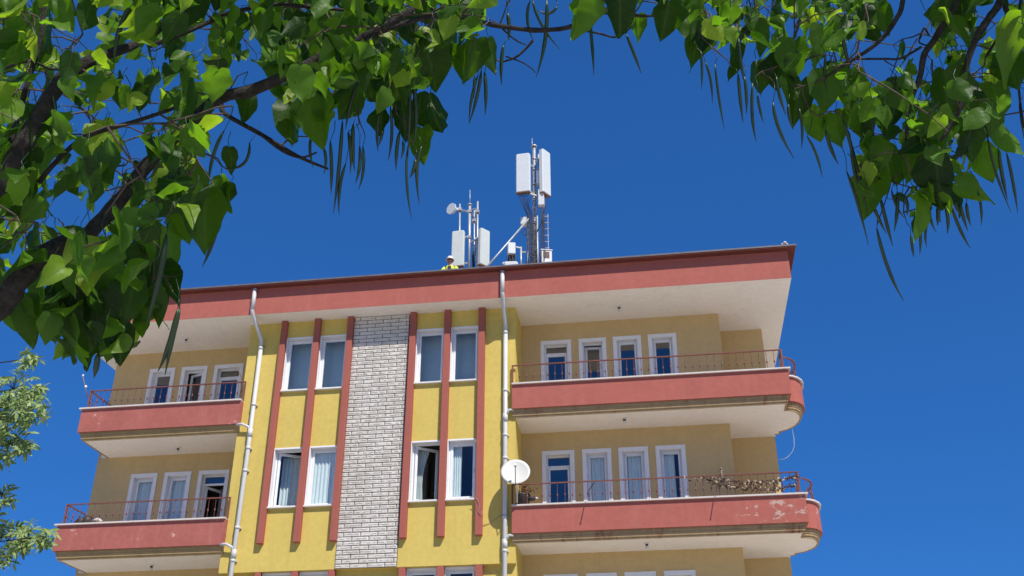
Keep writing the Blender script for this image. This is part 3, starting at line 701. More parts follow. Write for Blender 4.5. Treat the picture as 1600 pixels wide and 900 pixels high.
# ------------------------------------------------------------------ things on the balconies
dish = thing('satellite_dish', at(808, 780, -.16), 'round off-white satellite dish on a thin pole at the lower right balcony', 'satellite dish')
m_dish = plain('dish_paint', (.60,.585,.53), .5, var=.04, scale=4)
mb = MB(); dc = at(805.5, 736.5, -.42); ax = Vector((.12,-.93,.35)).normalized(); u_ = ax.cross(Vector((0,0,1))).normalized(); w_ = u_.cross(ax); n = 36; vs = []; fs = []
for side, off in ((0,0),(1,-.008)):
    o = len(vs); vs.append(dc-ax*.055+ax*off)
    for k in range(1, 7):
        r = .325*k/6
        for i in range(n): t = 2*PI*i/n; vs.append(dc+ax*(-.055+.055*(k/6)**2+off)+(u_*math.cos(t)+w_*math.sin(t)*1.04)*r)
    for i in range(n): fs.append((o,o+1+i,o+1+(i+1)%n))
    for k in range(5):
        for i in range(n): a = o+1+k*n+i; b = o+1+k*n+(i+1)%n; fs.append((a,a+n,b+n,b))
k0, k1 = 1+5*n, (1+6*n)+1+5*n
for i in range(n): fs.append((k0+i,k1+i,k1+(i+1)%n,k0+(i+1)%n))
mb.add(vs, fs, 0, True); mb.build('reflector', m_dish, dish)
mb = MB(); f0 = dc-w_*.33+ax*.0; f1 = dc+ax*.30-w_*.06; mb.tube([f0, f0+ax*.12-w_*.01, f1], .009, 6); mb.build('feed_arm', m_dark, dish)
mb = MB(); mb.tube([f1-ax*.05, f1+ax*.02], [.028,.032], 10); mb.build('feed_horn', m_unit, dish)
mb = MB(); pb = at(808, 782, -.16); mb.tube([(pb.x,pb.y,pb.z-.05),(pb.x,pb.y,dc.z+.05)], .018, 8); mb.bar((pb.x,pb.y,dc.z), dc-ax*.06, .05); mb.build('pole', m_unit, dish)

m_twine = plain('twine', (.25,.19,.13), .9); m_dry = plain('dried_peppers', (.075,.032,.022), .7, var=.5, scale=30); m_pale = plain('dried_pale_rind', (.50,.40,.26), .8, var=.3, scale=30)
YR = -.08
def garland(label, pts, dens, seed):
    R = random.Random(seed); P = [at(u,v,YR-.03) for u,v in pts]
    t = thing('drying_garland', P[0], label, 'garland', 'strings of drying food on the lower right railing')
    s = MB(); s.tube(P, .005, 5); s.build('string', m_twine, t)
    bits = MB()
    for i in range(len(P)-1):
        L = (P[i+1]-P[i]).length; n = int(L*dens)
        for j in range(n):
            c = P[i].lerp(P[i+1], (j+R.random())/n)+Vector((R.uniform(-.02,.02),R.uniform(-.03,.03),R.uniform(-.05,.03)))
            d = Vector((R.uniform(-1,1),R.uniform(-.6,.6),R.uniform(-1.2,.3))).normalized()*R.uniform(.022,.05)
            e = d.orthogonal().normalized(); w = R.uniform(.011,.023)
            bits.tube([c-d,c-d*.3+e*.008,c+d*.4+e*.006,c+d], [w*.5,w,w*.8,w*.2], 5, 1 if R.random() < .30 else 0)
    bits.build('dried_pods', [m_dry, m_pale], t)
z3 = lambda x, y: (760+x/2.963, 640+y/2.963)
garland('upper swag of drying peppers strung along the right half of the lower balcony railing', [z3(*p) for p in ((985,312),(1030,318),(1090,325),(1150,333),(1210,338),(1270,338),(1330,330),(1390,318),(1440,312))], 60, 1)
garland('lower swag of drying peppers sagging almost to the coping of the lower right balcony', [z3(*p) for p in ((1020,330),(1060,342),(1110,350),(1160,360),(1220,366),(1290,367),(1350,364),(1395,358),(1440,345))], 50, 2)
garland('short sparse bunch of drying peppers left of the long swags', [z3(*p) for p in ((915,312),(940,325),(965,322),(990,318))], 18, 3)
mb = MB(); a = at(*z3(1092,330), YR-.03); z0, z1 = at(*z3(1092,352), YR).z, at(*z3(1092,272), YR).z
mb.tube([(a.x,a.y,z0),(a.x,a.y,z1)], .022, 6); mb.ball((a.x,a.y,z1-.02), .035); mb.tube([(a.x-.06,a.y,z1-.08),(a.x+.05,a.y,z1-.05)], .015, 5)
tag(mb.build('hook_post', m_brown), 'short dark post clamped to the railing in the middle of the pepper strings', 'post')
for (u, v), lb in (((919,772), 'black rod jutting out over the coping of the lower right balcony left of its middle'), ((1120,764.5), 'black rod jutting out over the peeling part of the lower right parapet')):
    a = at(u, v, -.19); mb = MB(); mb.tube([(a.x,a.y+.25,a.z+.02),(a.x,a.y-.02,a.z+.05),(a.x+.16,a.y-.43,a.z+.10)], .011, 6); mb.ball((a.x+.16,a.y-.43,a.z+.10), .018)
    tag(mb.build('line_bracket', m_dark), lb, 'bracket', 'clothes line brackets')
# potted plant behind the dish pole
pl = thing('potted_plant', at(818, 778, .15), 'brown withered potted plant behind the satellite dish pole', 'plant')
pc_ = at(818, 776, .15); mb = MB(); mb.tube([(pc_.x,pc_.y,pc_.z-.25),(pc_.x,pc_.y,pc_.z+.02),(pc_.x,pc_.y,pc_.z+.04)], [.12,.16,.165], 14); mb.build('pot', m_dark, pl)
m_wl = plain('withered_leaves', (.13,.07,.03), .8, var=.5, scale=25); mb = MB(); R = random.Random(5)
for i in range(90):
    c = pc_+Vector((R.gauss(0,.13),R.gauss(0,.06),.06+abs(R.gauss(.05,.11)))); d = Vector((R.gauss(0,1),R.gauss(0,.6),R.gauss(.2,.8))).normalized()*R.uniform(.03,.07); e = d.cross(Vector((R.gauss(0,1),R.gauss(0,1),R.gauss(0,1)))).normalized()*R.uniform(.008,.02)
    mb.add([c-d,c+e,c+d,c-e], [(0,1,2,3)])
    if i % 6 == 0: mb.tube([pc_, (pc_+c)/2+Vector((.02,0,.02)), c], .004, 4)
mb.build('foliage', m_wl, pl)
mb = MB(); a = at(831, 778, .1); mb.ball(a+Vector((0,0,-.02)), .10, 0, .55, 10); mb.tube([a+Vector((.02,0,.03)), a+Vector((.14,.0,-.02))], [.03,.02], 7, 1)
tag(mb.build('cloth_bundle', [m_dark, m_pvc]), 'black and white bundle on the coping beside the withered plant', 'bundle')
# upper left balcony: a pole at the corner and a thin rod by the door; lower left: dark bag
mb = MB(); a, b = at(137.5,616,-.06), at(129.5,588,-.06); mb.tube([a+Vector((0,0,-.1)),b], .012, 6, 0); c = a.lerp(b,.42); mb.ball(c, .035, 1, 1.2); mb.ball(b+Vector((0,0,.02)), .026, 1, 1.3)
tag(mb.build('pole', [m_brown, m_pvc]), 'thin pole with two white insulators at the corner of the upper left balcony', 'pole')
mb = MB(); mb.tube([at(379,598,-.02)+Vector((0,0,-.25)), at(377.5,590,-.02), at(369.5,571,-.1)], .012, 6); tag(mb.build('rod', m_brown), 'bent brown rod leaning at the right end of the upper left balcony', 'rod')
mb = MB(); a = at(135, 814, .12)
for dx, dz, r in ((-.12,.0,.13),(.02,.02,.13),(.14,-.03,.11),(-.2,-.02,.09)): mb.ball(a+Vector((dx,0,dz-.02)), r, 0, .9, 10)
tag(mb.build('bag', m_dark), 'black bag leaning on the railing of the lower left balcony', 'bag')
mb = MB(); a = at(152, 813.5, .1); mb.tube([a+Vector((-.1,0,.01)), a+Vector((.0,.02,.03)), a+Vector((.12,0,-.03))], [.03,.05,.03], 8); tag(mb.build('cloth', m_cop), 'pale cloth beside the black bag on the lower left balcony', 'cloth')
# loose cables
def cable(label, pts, r, mt=m_pvc):
    mb = MB(); mb.tube(pts, r, 6); tag(mb.build('cable', mt), label, 'cable')
cable('thin white cable looping in the air below the curved end of the upper right balcony', [Vector((10.46,1.5,10.40)), at(1238,672,1.7), at(1240.5,685,1.75), at(1241,697,1.8), at(1238,706,1.85), at(1231,714,1.95), at(1224,717.5,2.0), at(1216,718,2.08)], .006)
z7 = lambda x, y: (390+x/3.721, 660+y/3.721)
m_pink = plain('pink_cable', (.42,.22,.20), .6)
cable('pale pink cable hanging beside the right window of the lower bay row', [at(*z7(*p), -.145) for p in ((1303,434),(1322,445),(1335,475),(1330,520),(1345,540),(1354,515))], .007, m_pink)
cable('thin cable running across the yellow wall to the satellite dish', [at(*z7(*p), -.012) for p in ((1356,600),(1400,585),(1440,555),(1470,535))], .005, m_pink)
# ------------------------------------------------------------------ catalpa trees framing the view
def leaf_mat():
    m, n, b = newmat('catalpa_leaf'); out = n.nodes['Material Output']
    at_ = nod(n, 'ShaderNodeAttribute'); at_.attribute_name = 'tint'
    uv = nod(n, 'ShaderNodeUVMap'); sx = nod(n, 'ShaderNodeSeparateXYZ'); n.links.new(uv.outputs[0], sx.inputs[0])
    c = ramp(n, at_.outputs['Fac'], 0.0, (.010,.037,.005), .75, (.082,.185,.018))
    e3 = n.nodes[-1].color_ramp.elements.new(1.0); e3.color = (.22,.32,.04,1)
    # veins: midrib and slanting side veins
    def mth(op, a, b_=None, c_=None):
        x = nod(n, 'ShaderNodeMath', operation=op)
        for i, v in enumerate((a, b_, c_)):
            if v is None: continue
            if isinstance(v, (int, float)): x.inputs[i].default_value = v
            else: n.links.new(v, x.inputs[i])
        return x.outputs[0]
    au = mth('ABSOLUTE', sx.outputs[0]); mid = mth('LESS_THAN', au, .035)
    w = mth('FRACT', mth('SUBTRACT', mth('MULTIPLY', sx.outputs[1], 6.0), mth('MULTIPLY', au, 3.2)))
    side = mth('LESS_THAN', mth('ABSOLUTE', mth('SUBTRACT', w, .5)), .055)
    v = mth('MAXIMUM', mid, mth('MULTIPLY', side, .6))
    P = mapping(n, (1,1,1))
    c = mixc(n, .5, c, mixc(n, noi(n, P, 35, 4), (.55,.55,.55), (1.25,1.25,1.25)), 'MULTIPLY')
    c2 = mixc(n, mth('MULTIPLY', v, .16), c, (.12,.19,.05))
    n.links.new(c2, b.inputs['Base Color']); b.inputs['Roughness'].default_value = .45; b.inputs['Specular IOR Level'].default_value = .3
    bump(n, b, mth('ADD', mth('MULTIPLY', v, -1.0), noi(n, P, 60, 3)), .004, .5)
    tr = nod(n, 'ShaderNodeBsdfTranslucent'); tc = mixc(n, 1.0, c2, (2.9,2.9,.5), 'MULTIPLY'); n.links.new(tc, tr.inputs[0])
    mx = nod(n, 'ShaderNodeMixShader'); mx.inputs[0].default_value = .5
    n.links.new(b.outputs[0], mx.inputs[1]); n.links.new(tr.outputs[0], mx.inputs[2]); n.links.new(mx.outputs[0], out.inputs[0])
    return m
m_leaf = leaf_mat()
def bark_mat():
    m, n, b = newmat('bark'); P = mapping(n, (1,1,1))
    c = ramp(n, noi(n, P, 18, 8, .7), .35, (.010,.008,.007), .74, (.075,.062,.055))
    n.links.new(c, b.inputs['Base Color']); b.inputs['Roughness'].default_value = .95; bump(n, b, noi(n, P, 40, 8, .7), .03, .9); return m
m_bark = bark_mat()
m_twig = plain('twig_bark', (.085,.060,.045), .9, var=.4, scale=20)
m_pod = plain('green_seed_pod', (.016,.042,.014), .4, var=.3, scale=8)

TT = [0,.03,.12,.26,.42,.58,.72,.84,.93,1.0]
WW = [.09,.27,.40,.47,.455,.385,.285,.165,.070,.004]
_t = [0,.015,.05,.10,.17,.25,.33,.41,.49,.57,.65,.73,.80,.86,.91,.96,1.0]
WW = [float(x) for x in np.interp(_t, TT, WW)]; WW[1] = .20; WW[2] = .315; TT = _t; NR = len(TT)
class Leaves:
    def __init__(s): s.v = []; s.f = []; s.uv = []; s.t = []; s.k = 0
    def leaf(s, base, tip, nrm, L, width, tint, fold, curl, wave):
        """heart-shaped pointed blade from base along tip; the edges are waved and the blade folds along its midrib"""
        T = tip.normalized(); N = (nrm-T*nrm.dot(T)); N = N.normalized() if N.length > 1e-4 else T.orthogonal().normalized(); X = T.cross(N)
        ph = random.uniform(0, 6); sk = random.uniform(-.08, .08); asym = random.uniform(-.12,.12); tws = random.gauss(0,.55)
        P = []; jag = [np.interp(TT, np.linspace(0,1,8), [1]+[1+random.uniform(-.14,.14) for _ in range(6)]+[1]) for _ in (0,1)]; lobe = random.choice((0,0,.08,.15)); lt = random.uniform(.25,.5)
        for i, (t, w) in enumerate(zip(TT, WW)):
            for j, a in enumerate((-1,-.55,0,.55,1)):
                ww = w*(1+asym*(1 if a > 0 else -1))*float(jag[a > 0][i])*(1+lobe*math.exp(-((t-lt)/.06)**2)); x = a*ww*width; aa = abs(a)
                y = t-aa*.10*math.exp(-((t-.03)/.08)**2)
                z = fold*aa*w*width*1.1 - curl*t*t + wave*aa*aa*math.sin(9*t+ph+a*1.3) + .012*math.sin(14*t+2*a+ph)
                ca, sa = math.cos(tws*t), math.sin(tws*t); P.append(base+(X*(x*ca+sk*t*t)+T*y+N*(z+x*sa))*L); s.uv.append((a*w, t)); s.t.append(tint)
        o = len(s.v); s.v += P
        for i in range(len(TT)-1):
            for j in range(4): s.f.append((o+i*5+j, o+i*5+j+1, o+(i+1)*5+j+1, o+(i+1)*5+j))
        s.k += 1
    def build(s, name, mat, parent):
        me = bpy.data.meshes.new(name); me.from_pydata([tuple(p) for p in s.v], [], s.f); me.materials.append(mat)
        a = me.attributes.new('tint', 'FLOAT', 'POINT'); a.data.foreach_set('value', s.t)
        u = me.uv_layers.new(name='UVMap'); li = np.empty(len(me.loops), dtype=np.int32); me.loops.foreach_get('vertex_index', li)
        u.data.foreach_set('uv', np.array(s.uv, dtype=np.float32)[li].ravel()); me.polygons.foreach_set('use_smooth', [True]*len(me.polygons)); me.update()
        o = bpy.data.objects.new(name, me); COL.objects.link(o); o.parent = parent
        o.matrix_parent_inverse = parent.matrix_basis.inverted(); return o
def inpoly(u, v, P):
    c = False
    for i in range(len(P)):
        (x1,y1),(x2,y2) = P[i-1], P[i]
        if (y1 > v) != (y2 > v) and u < (x2-x1)*(v-y1)/(y2-y1)+x1: c = not c
    return c
HOLES = [(140,63,20),(97,60,9),(197,110,14),(253,100,12),(313,72,20),(187,187,18),(213,232,20),(240,173,13),(97,167,12),(133,193,14),(300,130,12),(393,72,12),(170,318,14),(112,337,24),(135,358,18),(372,12,12),(225,8,8),(262,268,0),
         (362,165,0),(400,265,70),(420,320,60),(330,255,14),(1422,32,48),(1372,97,24),(1452,112,20),(1552,33,24),(1592,136,10),(1345,96,16),(1395,120,12),(1525,105,10),(1238,50,10),(1470,10,8),(1235,70,12),(1590,160,12),
         (840,75,90),(940,100,60),(1010,90,40),(720,235,110),(870,160,90)]
POLY_L = [[(-80,-80),(340,-80),(352,40),(338,150),(322,235),(318,300),(300,335),(262,330),(262,380),(240,420),(200,455),(120,455),(60,440),(-80,440)],
          [(335,-80),(780,-80),(768,-20),(755,20),(742,60),(705,55),(682,110),(645,135),(600,120),(570,135),(520,130),(470,150),(440,120),(400,95),(335,95)]]
POLY_R = [[(1065,-80),(1700,-80),(1700,170),(1575,165),(1520,225),(1470,262),(1440,245),(1400,200),(1340,165),(1290,140),(1255,120),(1220,85),(1150,70),(1095,45)]]
POLY_T = [[(880,-80),(1070,-80),(1070,0),(1010,2),(960,-18),(900,-20)]]
def allowed(u, v, L):
    """keep the off-picture crown off the open sky of the arch"""
    if u < -60 or u > 1660 or v < -70: return True
    return False
class Tree:
    def __init__(s, name, loc, label, group):
        s.root = thing(name, loc, label, 'tree', group); s.wood = MB(); s.tw = MB(); s.lv = Leaves(); s.nodes = []; s.pods = []
    def branch(s, pts, n=8, thick=True, knob=.0):
        """pts: (u, v, distance, radius in photograph pixels)"""
        P = [dist(u, v, d) for u, v, d, r in pts]; R_ = [r*d/FPX*.88 for u, v, d, r in pts]
        Q, RR = [], []
        for i in range(len(P)-1):
            k = 4
            for j in range(k):
                t = j/k
                p0, p1, p2, p3 = P[max(i-1,0)], P[i], P[i+1], P[min(i+2,len(P)-1)]
                c = p1*2+(p2-p0)*t+(p0*2-p1*5+p2*4-p3)*t*t+(p1*3-p0-p2*3+p3)*t**3
                Q.append(c/2+Vector((random.uniform(-1,1),random.uniform(-1,1),random.uniform(-1,1)))*knob*R_[i]); RR.append((R_[i]*(1-t)+R_[i+1]*t)*(1+random.uniform(-.12,.14)*(1 if knob else 0)))
        Q.append(P[-1]); RR.append(R_[-1])
        (s.wood if thick else s.tw).tube(Q, RR, n)
        s.nodes += Q[::2]; return Q
    def twig(s, p):
        if not s.nodes: return
        b = min(s.nodes, key=lambda x: (x-p).length_squared+2.0*max(0, p.z-x.z)**2)
        L = (b-p).length
        if L < .03 or L > 1.6: return
        m1 = b.lerp(p, .35)+Vector((random.uniform(-1,1),random.uniform(-1,1),random.uniform(-.2,1)))*.12*L
        m2 = b.lerp(p, .72)+Vector((random.uniform(-1,1),random.uniform(-1,1),random.uniform(0,1)))*.09*L
        s.tw.tube([b,m1,m2,p], [.0055,.0045,.0035,.0022], 5, cap=False); s.nodes += [m1, m2]
    def hang(s, c, L, tipdir=None, face=None, tint=None, width=1.0, fold=None, curl=None, twig=.38):
        """leaf centred on c, hanging by its stalk"""
        r = random
        flat = tipdir is None and r.random() < .5          # half the blades spread out flat, so that the sun glows through them
        T = tipdir or (Vector((r.gauss(0,.9), r.gauss(0,.9), -.55)) if flat else Vector((r.gauss(0,.5), r.gauss(0,.5), -1))).normalized()
        tocam = (CAM-c); tocam.z *= .25; tocam.normalize()
        N = face or (Vector((r.gauss(0,.45), r.gauss(-.15,.45), 1)) if flat else tocam*r.choice((1,1,-1))*r.uniform(.0,1.0)+Vector((r.gauss(0,.8), r.gauss(0,.7), r.gauss(.2,.5))))
        base = c-T*L*.48
        s.lv.leaf(base, T, N, L, width*r.uniform(.66,.92), (r.random()**2.0 if r.random() < .6 else r.uniform(.4,1)) if tint is None else tint,
                  r.uniform(-.2,.95) if fold is None else fold, r.uniform(-.15,.60) if curl is None else curl, r.uniform(.015,.085))
        up = base-T*L*r.uniform(.15,.3)+Vector((r.uniform(-.2,.2),r.uniform(-.2,.2),r.uniform(.25,.55)))*L
        s.tw.tube([base+T*L*.02, (base+up)/2+Vector((r.uniform(-.03,.03),0,0)), up], [.0022,.0018,.0022], 4, 1, cap=False)
        if r.random() < twig: s.twig(up)
    def shade(s, c, L, n=1):
        """crown leaves a little nearer to the sun, where the crown has leaves anyway"""
        for _ in range(n):
            for tries in range(8):
                p = c+SUN*random.uniform(.25,1.9)+Vector((random.gauss(0,.07),random.gauss(0,.07),random.gauss(0,.07))); w = pj(p)
                if (p-CAM).length < 1.5: continue
                if w and -40 < w[0] < 1640 and -60 < w[1] < 960:
                    if (p-CAM).length < 3.6 or not any(inpoly(w[0], w[1]+25, P) for P in POLY_L+POLY_R) or any((w[0]-a)**2+(w[1]-b)**2 < (r+14)**2 for a, b, r in HOLES if r > 0): continue
                s.hang(p, L*random.uniform(.85,1.1), Vector((random.gauss(0,.9), random.gauss(0,.9), -.7)).normalized(), SUN+Vector((random.gauss(0,.4),random.gauss(0,.4),random.gauss(0,.4))), twig=.15); break
    def fill(s, poly, n, d0, d1, L0, L1, sh=.12):
        us = [p[0] for p in poly]; vs = [p[1] for p in poly]; k = 0; tries = 0
        while k < n and tries < n*60:
            tries += 1; u, v = random.uniform(min(us), max(us)), random.uniform(min(vs), max(vs))
            if not inpoly(u, v, poly): continue
            if any((u-a)**2+(v-b)**2 < (r*1.0+9)**2 for a, b, r in HOLES if r > 0): continue
            c = dist(u, v, random.uniform(d0, d1)); L = random.uniform(L0, L1)*.84; s.hang(c, L); k += 1
            if random.random() < sh: s.shade(c, L)
    def canopy(s, n, centre, rad, L0, L1):
        """the rest of the crown, above and beside the picture"""
        k = 0; tries = 0
        while k < n and tries < n*40:
            tries += 1
            d = Vector((random.gauss(0,1), random.gauss(0,1), random.gauss(0,1))); d = d.normalized()*random.random()**.45
            p = centre+Vector((d.x*rad[0], d.y*rad[1], d.z*rad[2]))
            if p.z < 2.6 or (p-CAM).length < 1.6: continue
            uv_ = pj(p)
            if uv_ and -130 < uv_[0] < 1730 and -130 < uv_[1] < 1000: continue
            T = Vector((random.gauss(0,.5), random.gauss(0,.5), -1)).normalized()
            s.hang(p, random.uniform(L0, L1), T, Vector((random.gauss(0,.6), random.gauss(-.3,.6), random.gauss(.6,.5))), twig=0); k += 1
    def pod(s, pts, d, wpx=3.2):
        P = [dist(u, v, d) for u, v in pts]; Q = []
        k = 10
        if len(P) == 2: 
            m = (P[0]+P[1])/2+Vector((random.uniform(-1,1),random.uniform(-1,1),0))*.028; P = [P[0], m, P[1]]
        for i in range(k+1):
            t = i/k; Q.append(P[0]*(1-t)**2+P[1]*2*t*(1-t)+P[2]*t*t if len(P) == 3 else P[0].lerp(P[-1], t))
        r = wpx*d/FPX*random.uniform(.72,1.12)
        mb = MB(); mb.tube(Q, [r*(.35 if i == 0 else .8 if i == 1 else 1.0 if i < 7 else (1-.85*(i-6)/4)) for i in range(k+1)], 7)
        up = Q[0]+Vector((random.uniform(-.05,.05),random.uniform(-.05,.05),random.uniform(.06,.16)))
        mb.tube([Q[0], Q[0].lerp(up,.5)+Vector((.01,.0,.01)), up], [.0022,.002,.0024], 4)
        s.pods.append(mb); 
        if random.random() < .7: s.twig(up)
    def done(s):
        s.wood.build('trunk', m_bark, s.root); s.tw.build('twigs', [m_twig, m_pod], s.root)
        s.lv.build('crown', m_leaf, s.root)
        for p in s.pods: p.build('seed_pod', m_pod, s.root)

# ---- left tree
gl_ = Vector((3.2, -18.6, 0))
TL = Tree('catalpa_tree', gl_, 'leafy catalpa tree on the left whose dark limbs slant up across the top left corner', 'catalpa trees with long hanging pods')
def ground_trunk(tree, g, top, r0, r1):
    P = [g, g.lerp(top,.35)+Vector((.08,.05,0)), g.lerp(top,.7)+Vector((-.05,.06,0)), top]
    tree.wood.tube([g.lerp(top, t)+Vector((.09*math.sin(5*t), .07*math.sin(4*t+1), 0))*(1 if 0 < t < 1 else 0) for t in np.linspace(0,1,10)], [r0*(1.35 if i == 0 else 1)*(1-.05*i)+0*r1 for i in range(10)], 14)
    return top
crotch = dist(-190, 640, 5.0)
TL.root.location = (crotch.x-.15, crotch.y+.1, 0)
ground_trunk(TL, Vector((crotch.x-.15, crotch.y+.1, 0)), crotch, .17, .13)
TL.branch([(-190,640,5.0,34),(-90,540,4.50,28),(0,474,4.45,23),(28,440,4.45,21),(60,406,4.50,20),(100,382,4.55,18),(140,362,4.65,15),(185,315,4.75,13),(222,268,4.85,12),(262,225,4.85,11),(305,185,4.90,11),(345,152,4.95,11),(400,139,5.00,10.5),(470,106,5.05,9.5),(520,80,5.10,8.5),(570,58,5.15,7.5),(620,30,5.15,6.5),(660,0,5.25,6),(720,-60,5.35,5)], 12, True, .10)
TL.branch([(-190,640,5.0,30),(-120,420,4.35,24),(-40,320,4.25,21),(0,286,4.25,19),(30,232,4.30,17),(60,182,4.35,15),(90,132,4.45,13),(120,105,4.55,12),(170,85,4.65,9),(235,55,4.85,7.5),(300,-10,5.05,6)], 12, True, .12)
TL.branch([(-30,340,4.4,9),(0,243,4.4,6),(15,225,4.4,5.5),(40,140,4.5,5),(65,50,4.6,4.5),(70,-40,4.7,4)], 8)
TL.branch([(60,285,4.45,5),(90,250,4.45,4.5),(135,213,4.50,4.5),(210,190,4.55,4),(275,168,4.65,3)], 7)
TL.branch([(345,160,5.40,5),(352,178,5.30,4.2),(408,210,5.30,4),(467,245,5.30,3.2),(513,264,5.30,2)], 7)
TL.branch([(408,210,5.3,3),(440,235,5.25,2.6),(470,246,5.2,2.2),(495,238,5.2,1.6)], 6)
TL.branch([(560,62,5.15,5),(640,34,5.25,4.6),(690,24,5.35,4.4),(735,28,5.45,4.4),(767,38,5.55,4.4),(833,47,5.55,4.6),(887,43,5.55,4),(920,28,5.60,4),(947,20,5.65,3.6),(1017,25,5.75,2.6),(1060,10,5.85,1.8)], 8, True, .1)
TL.branch([(833,63,6.0,2.6),(820,78,6.0,2.3),(805,90,6.0,2.2),(785,97,6.0,1.6)], 5)
TL.branch([(790,88,6.0,1.5),(815,97,6.0,1.3),(832,108,6.0,1.0),(836,114,6,.8)], 5); TL.branch([(780,40,6.0,2),(805,62,6.0,1.6),(822,70,6,1.1)], 5)
TL.branch([(887,43,6.0,2.2),(935,52,6.05,2),(960,58,6.1,1.9),(978,50,6.1,1.5),(990,38,6.1,1.2)], 5)
TL.branch([(233,72,4.75,4.5),(267,60,4.75,4.5),(330,33,4.85,4),(350,22,4.85,4),(428,7,4.95,3.6),(478,10,4.95,3.4),(540,16,5.05,3),(585,20,5.05,2.4),(640,8,5.15,2)], 7)
TL.branch([(478,10,5.4,2.6),(505,35,5.4,2.4),(540,55,5.5,2.2),(575,62,5.5,2)], 6)
TL.branch([(0,110,4.6,3),(45,95,4.6,3),(80,108,4.7,2.6),(120,105,4.9,2.4)], 6)
HERO_L = [  # u, v, length px, tip turn (deg, + is to the right), distance
 (125,478,84,6,4.6),(98,472,80,-8,4.7),(86,505,72,4,4.6),(158,470,82,-4,4.7),(138,515,80,10,4.55),(112,500,78,-4,4.8),
 (118,535,88,8,4.5),(58,505,86,-10,4.6),(20,490,62,0,4.7),(152,500,92,-4,4.5),(188,535,74,14,4.6),(203,470,82,-8,4.6),(245,480,66,22,4.7),(262,448,82,28,4.7),(264,388,76,6,4.8),(322,345,98,10,4.9),(347,304,60,4,5.0),
 (300,300,80,14,4.9),(225,420,80,-6,4.7),(168,440,86,10,4.6),(110,455,84,-12,4.6),(70,450,76,8,4.7),(285,350,70,12,4.9),(170,545,50,-10,4.7),
 (452,194,90,-12,5.2),(503,190,94,4,5.2),(546,160,72,-20,5.3),(595,192,46,-6,5.4),(632,192,66,6,5.4),(656,226,62,-6,5.4),(677,180,82,10,5.5),(622,138,76,-8,5.4),(673,104,84,12,5.6),(723,102,66,4,5.7),(737,96,76,-12,5.8),(768,88,60,8,5.9),(383,168,62,-10,5.3),(362,250,44,14,5.3),(355,304,40,-18,5.0),(700,70,70,0,5.7),(575,120,74,10,5.4),(480,130,76,-8,5.3),
 (903,25,80,-10,5.2),(970,16,86,6,5.2),(1040,32,66,-8,5.6),(1000,45,46,10,5.8),(935,-5,60,4,5.5)]
def hero(tree, H):
    for u, v, px, ang, d in H:
        a = math.radians(ang); L = px*d/FPX
        T = (RT*math.sin(a)-UP*math.cos(a)+FW*random.uniform(-.35,.2)).normalized()
        N = (-FW*random.choice((1,1,-1))+RT*random.uniform(-.9,.9)+UP*random.uniform(-.3,.5))
        c = dist(u, v, d); tree.hang(c, L*.93, T, N, random.random()**1.5*.75, 1.0, random.uniform(.1,.8), random.uniform(-.1,.3), .6); tree.shade(c, L, 1)
hero(TL, HERO_L)
TL.fill(POLY_L[0], 130, 4.0, 4.45, .13, .20)
TL.fill(POLY_L[0], 310, 4.8, 6.6, .13, .22)
TL.fill(POLY_L[0], 190, 6.4, 8.2, .13, .21)
TL.fill(POLY_L[1], 120, 6.4, 8.0, .12, .20)
TL.fill(POLY_L[1], 100, 4.5, 4.9, .12, .19)
TL.fill(POLY_L[1], 260, 5.3, 6.6, .13, .21)
TL.fill([(-20,470),(240,440),(282,470),(255,510),(205,550),(150,565),(100,555),(60,535),(0,498)], 50, 4.4, 5.2, .12, .18, .8)
TL.fill([(430,130),(700,100),(690,185),(640,210),(600,180),(540,190),(500,205),(450,205)], 40, 5.1, 5.8, .12, .18, .6)
TL.fill(POLY_T[0], 26, 5.2, 6.6, .16, .23)
PODS_L = [((505,229),(506,272)),((516,221),(517,303)),((535,190),(531,262),(521,334)),((540,256),(530,336)),((544,206),(547,272)),((552,194),(554,268)),((562,229),(565,262),(555,287)),((567,229),(572,268),(560,297)),((560,124),(540,202)),((593,175),(591,237)),((610,167),(606,252)),((624,206),(619,266)),((629,221),(626,249)),((640,128),(637,249)),((636,235),(632,288),(643,342)),((645,124),(647,225)),((659,229),(646,256),(655,319)),((649,249),(640,278)),((741,120),(740,155)),((747,117),(733,192)),((757,113),(758,180)),((752,110),(748,150),(733,193)),((793,20),(795,63)),((787,70),(781,100),(784,133)),((828,2),(818,30),(833,63)),((832,0),(840,40),(875,77)),((854,0),(858,60),(838,120)),((920,20),(926,70),(928,118)),((978,53),(992,85),(1002,115)),((278,483),(268,540),(247,580)),((281,484),(258,586)),((260,367),(250,440),(228,507)),((340,357),(330,390),(316,417)),((153,552),(151,575),(147,590)),((208,3),(182,40),(177,100)),((240,0),(222,50),(239,101)),((350,205),(328,240),(325,297)),((390,223),(392,268),(350,263)),((871,10),(858,30),(840,15)),((598,205),(592,228)),((486,215),(489,262))]
for i, p in enumerate(PODS_L): TL.pod(p, 4.5 if p[0][0] < 300 else (5.3 if p[0][0] < 700 else 5.9), 4.6 if p[0][0] < 300 else 3.0)
TL.canopy(210, CAM+Vector((-2.0, 1.2, 4.6)), (4.6,3.8,2.2), .16, .25)
TL.done()
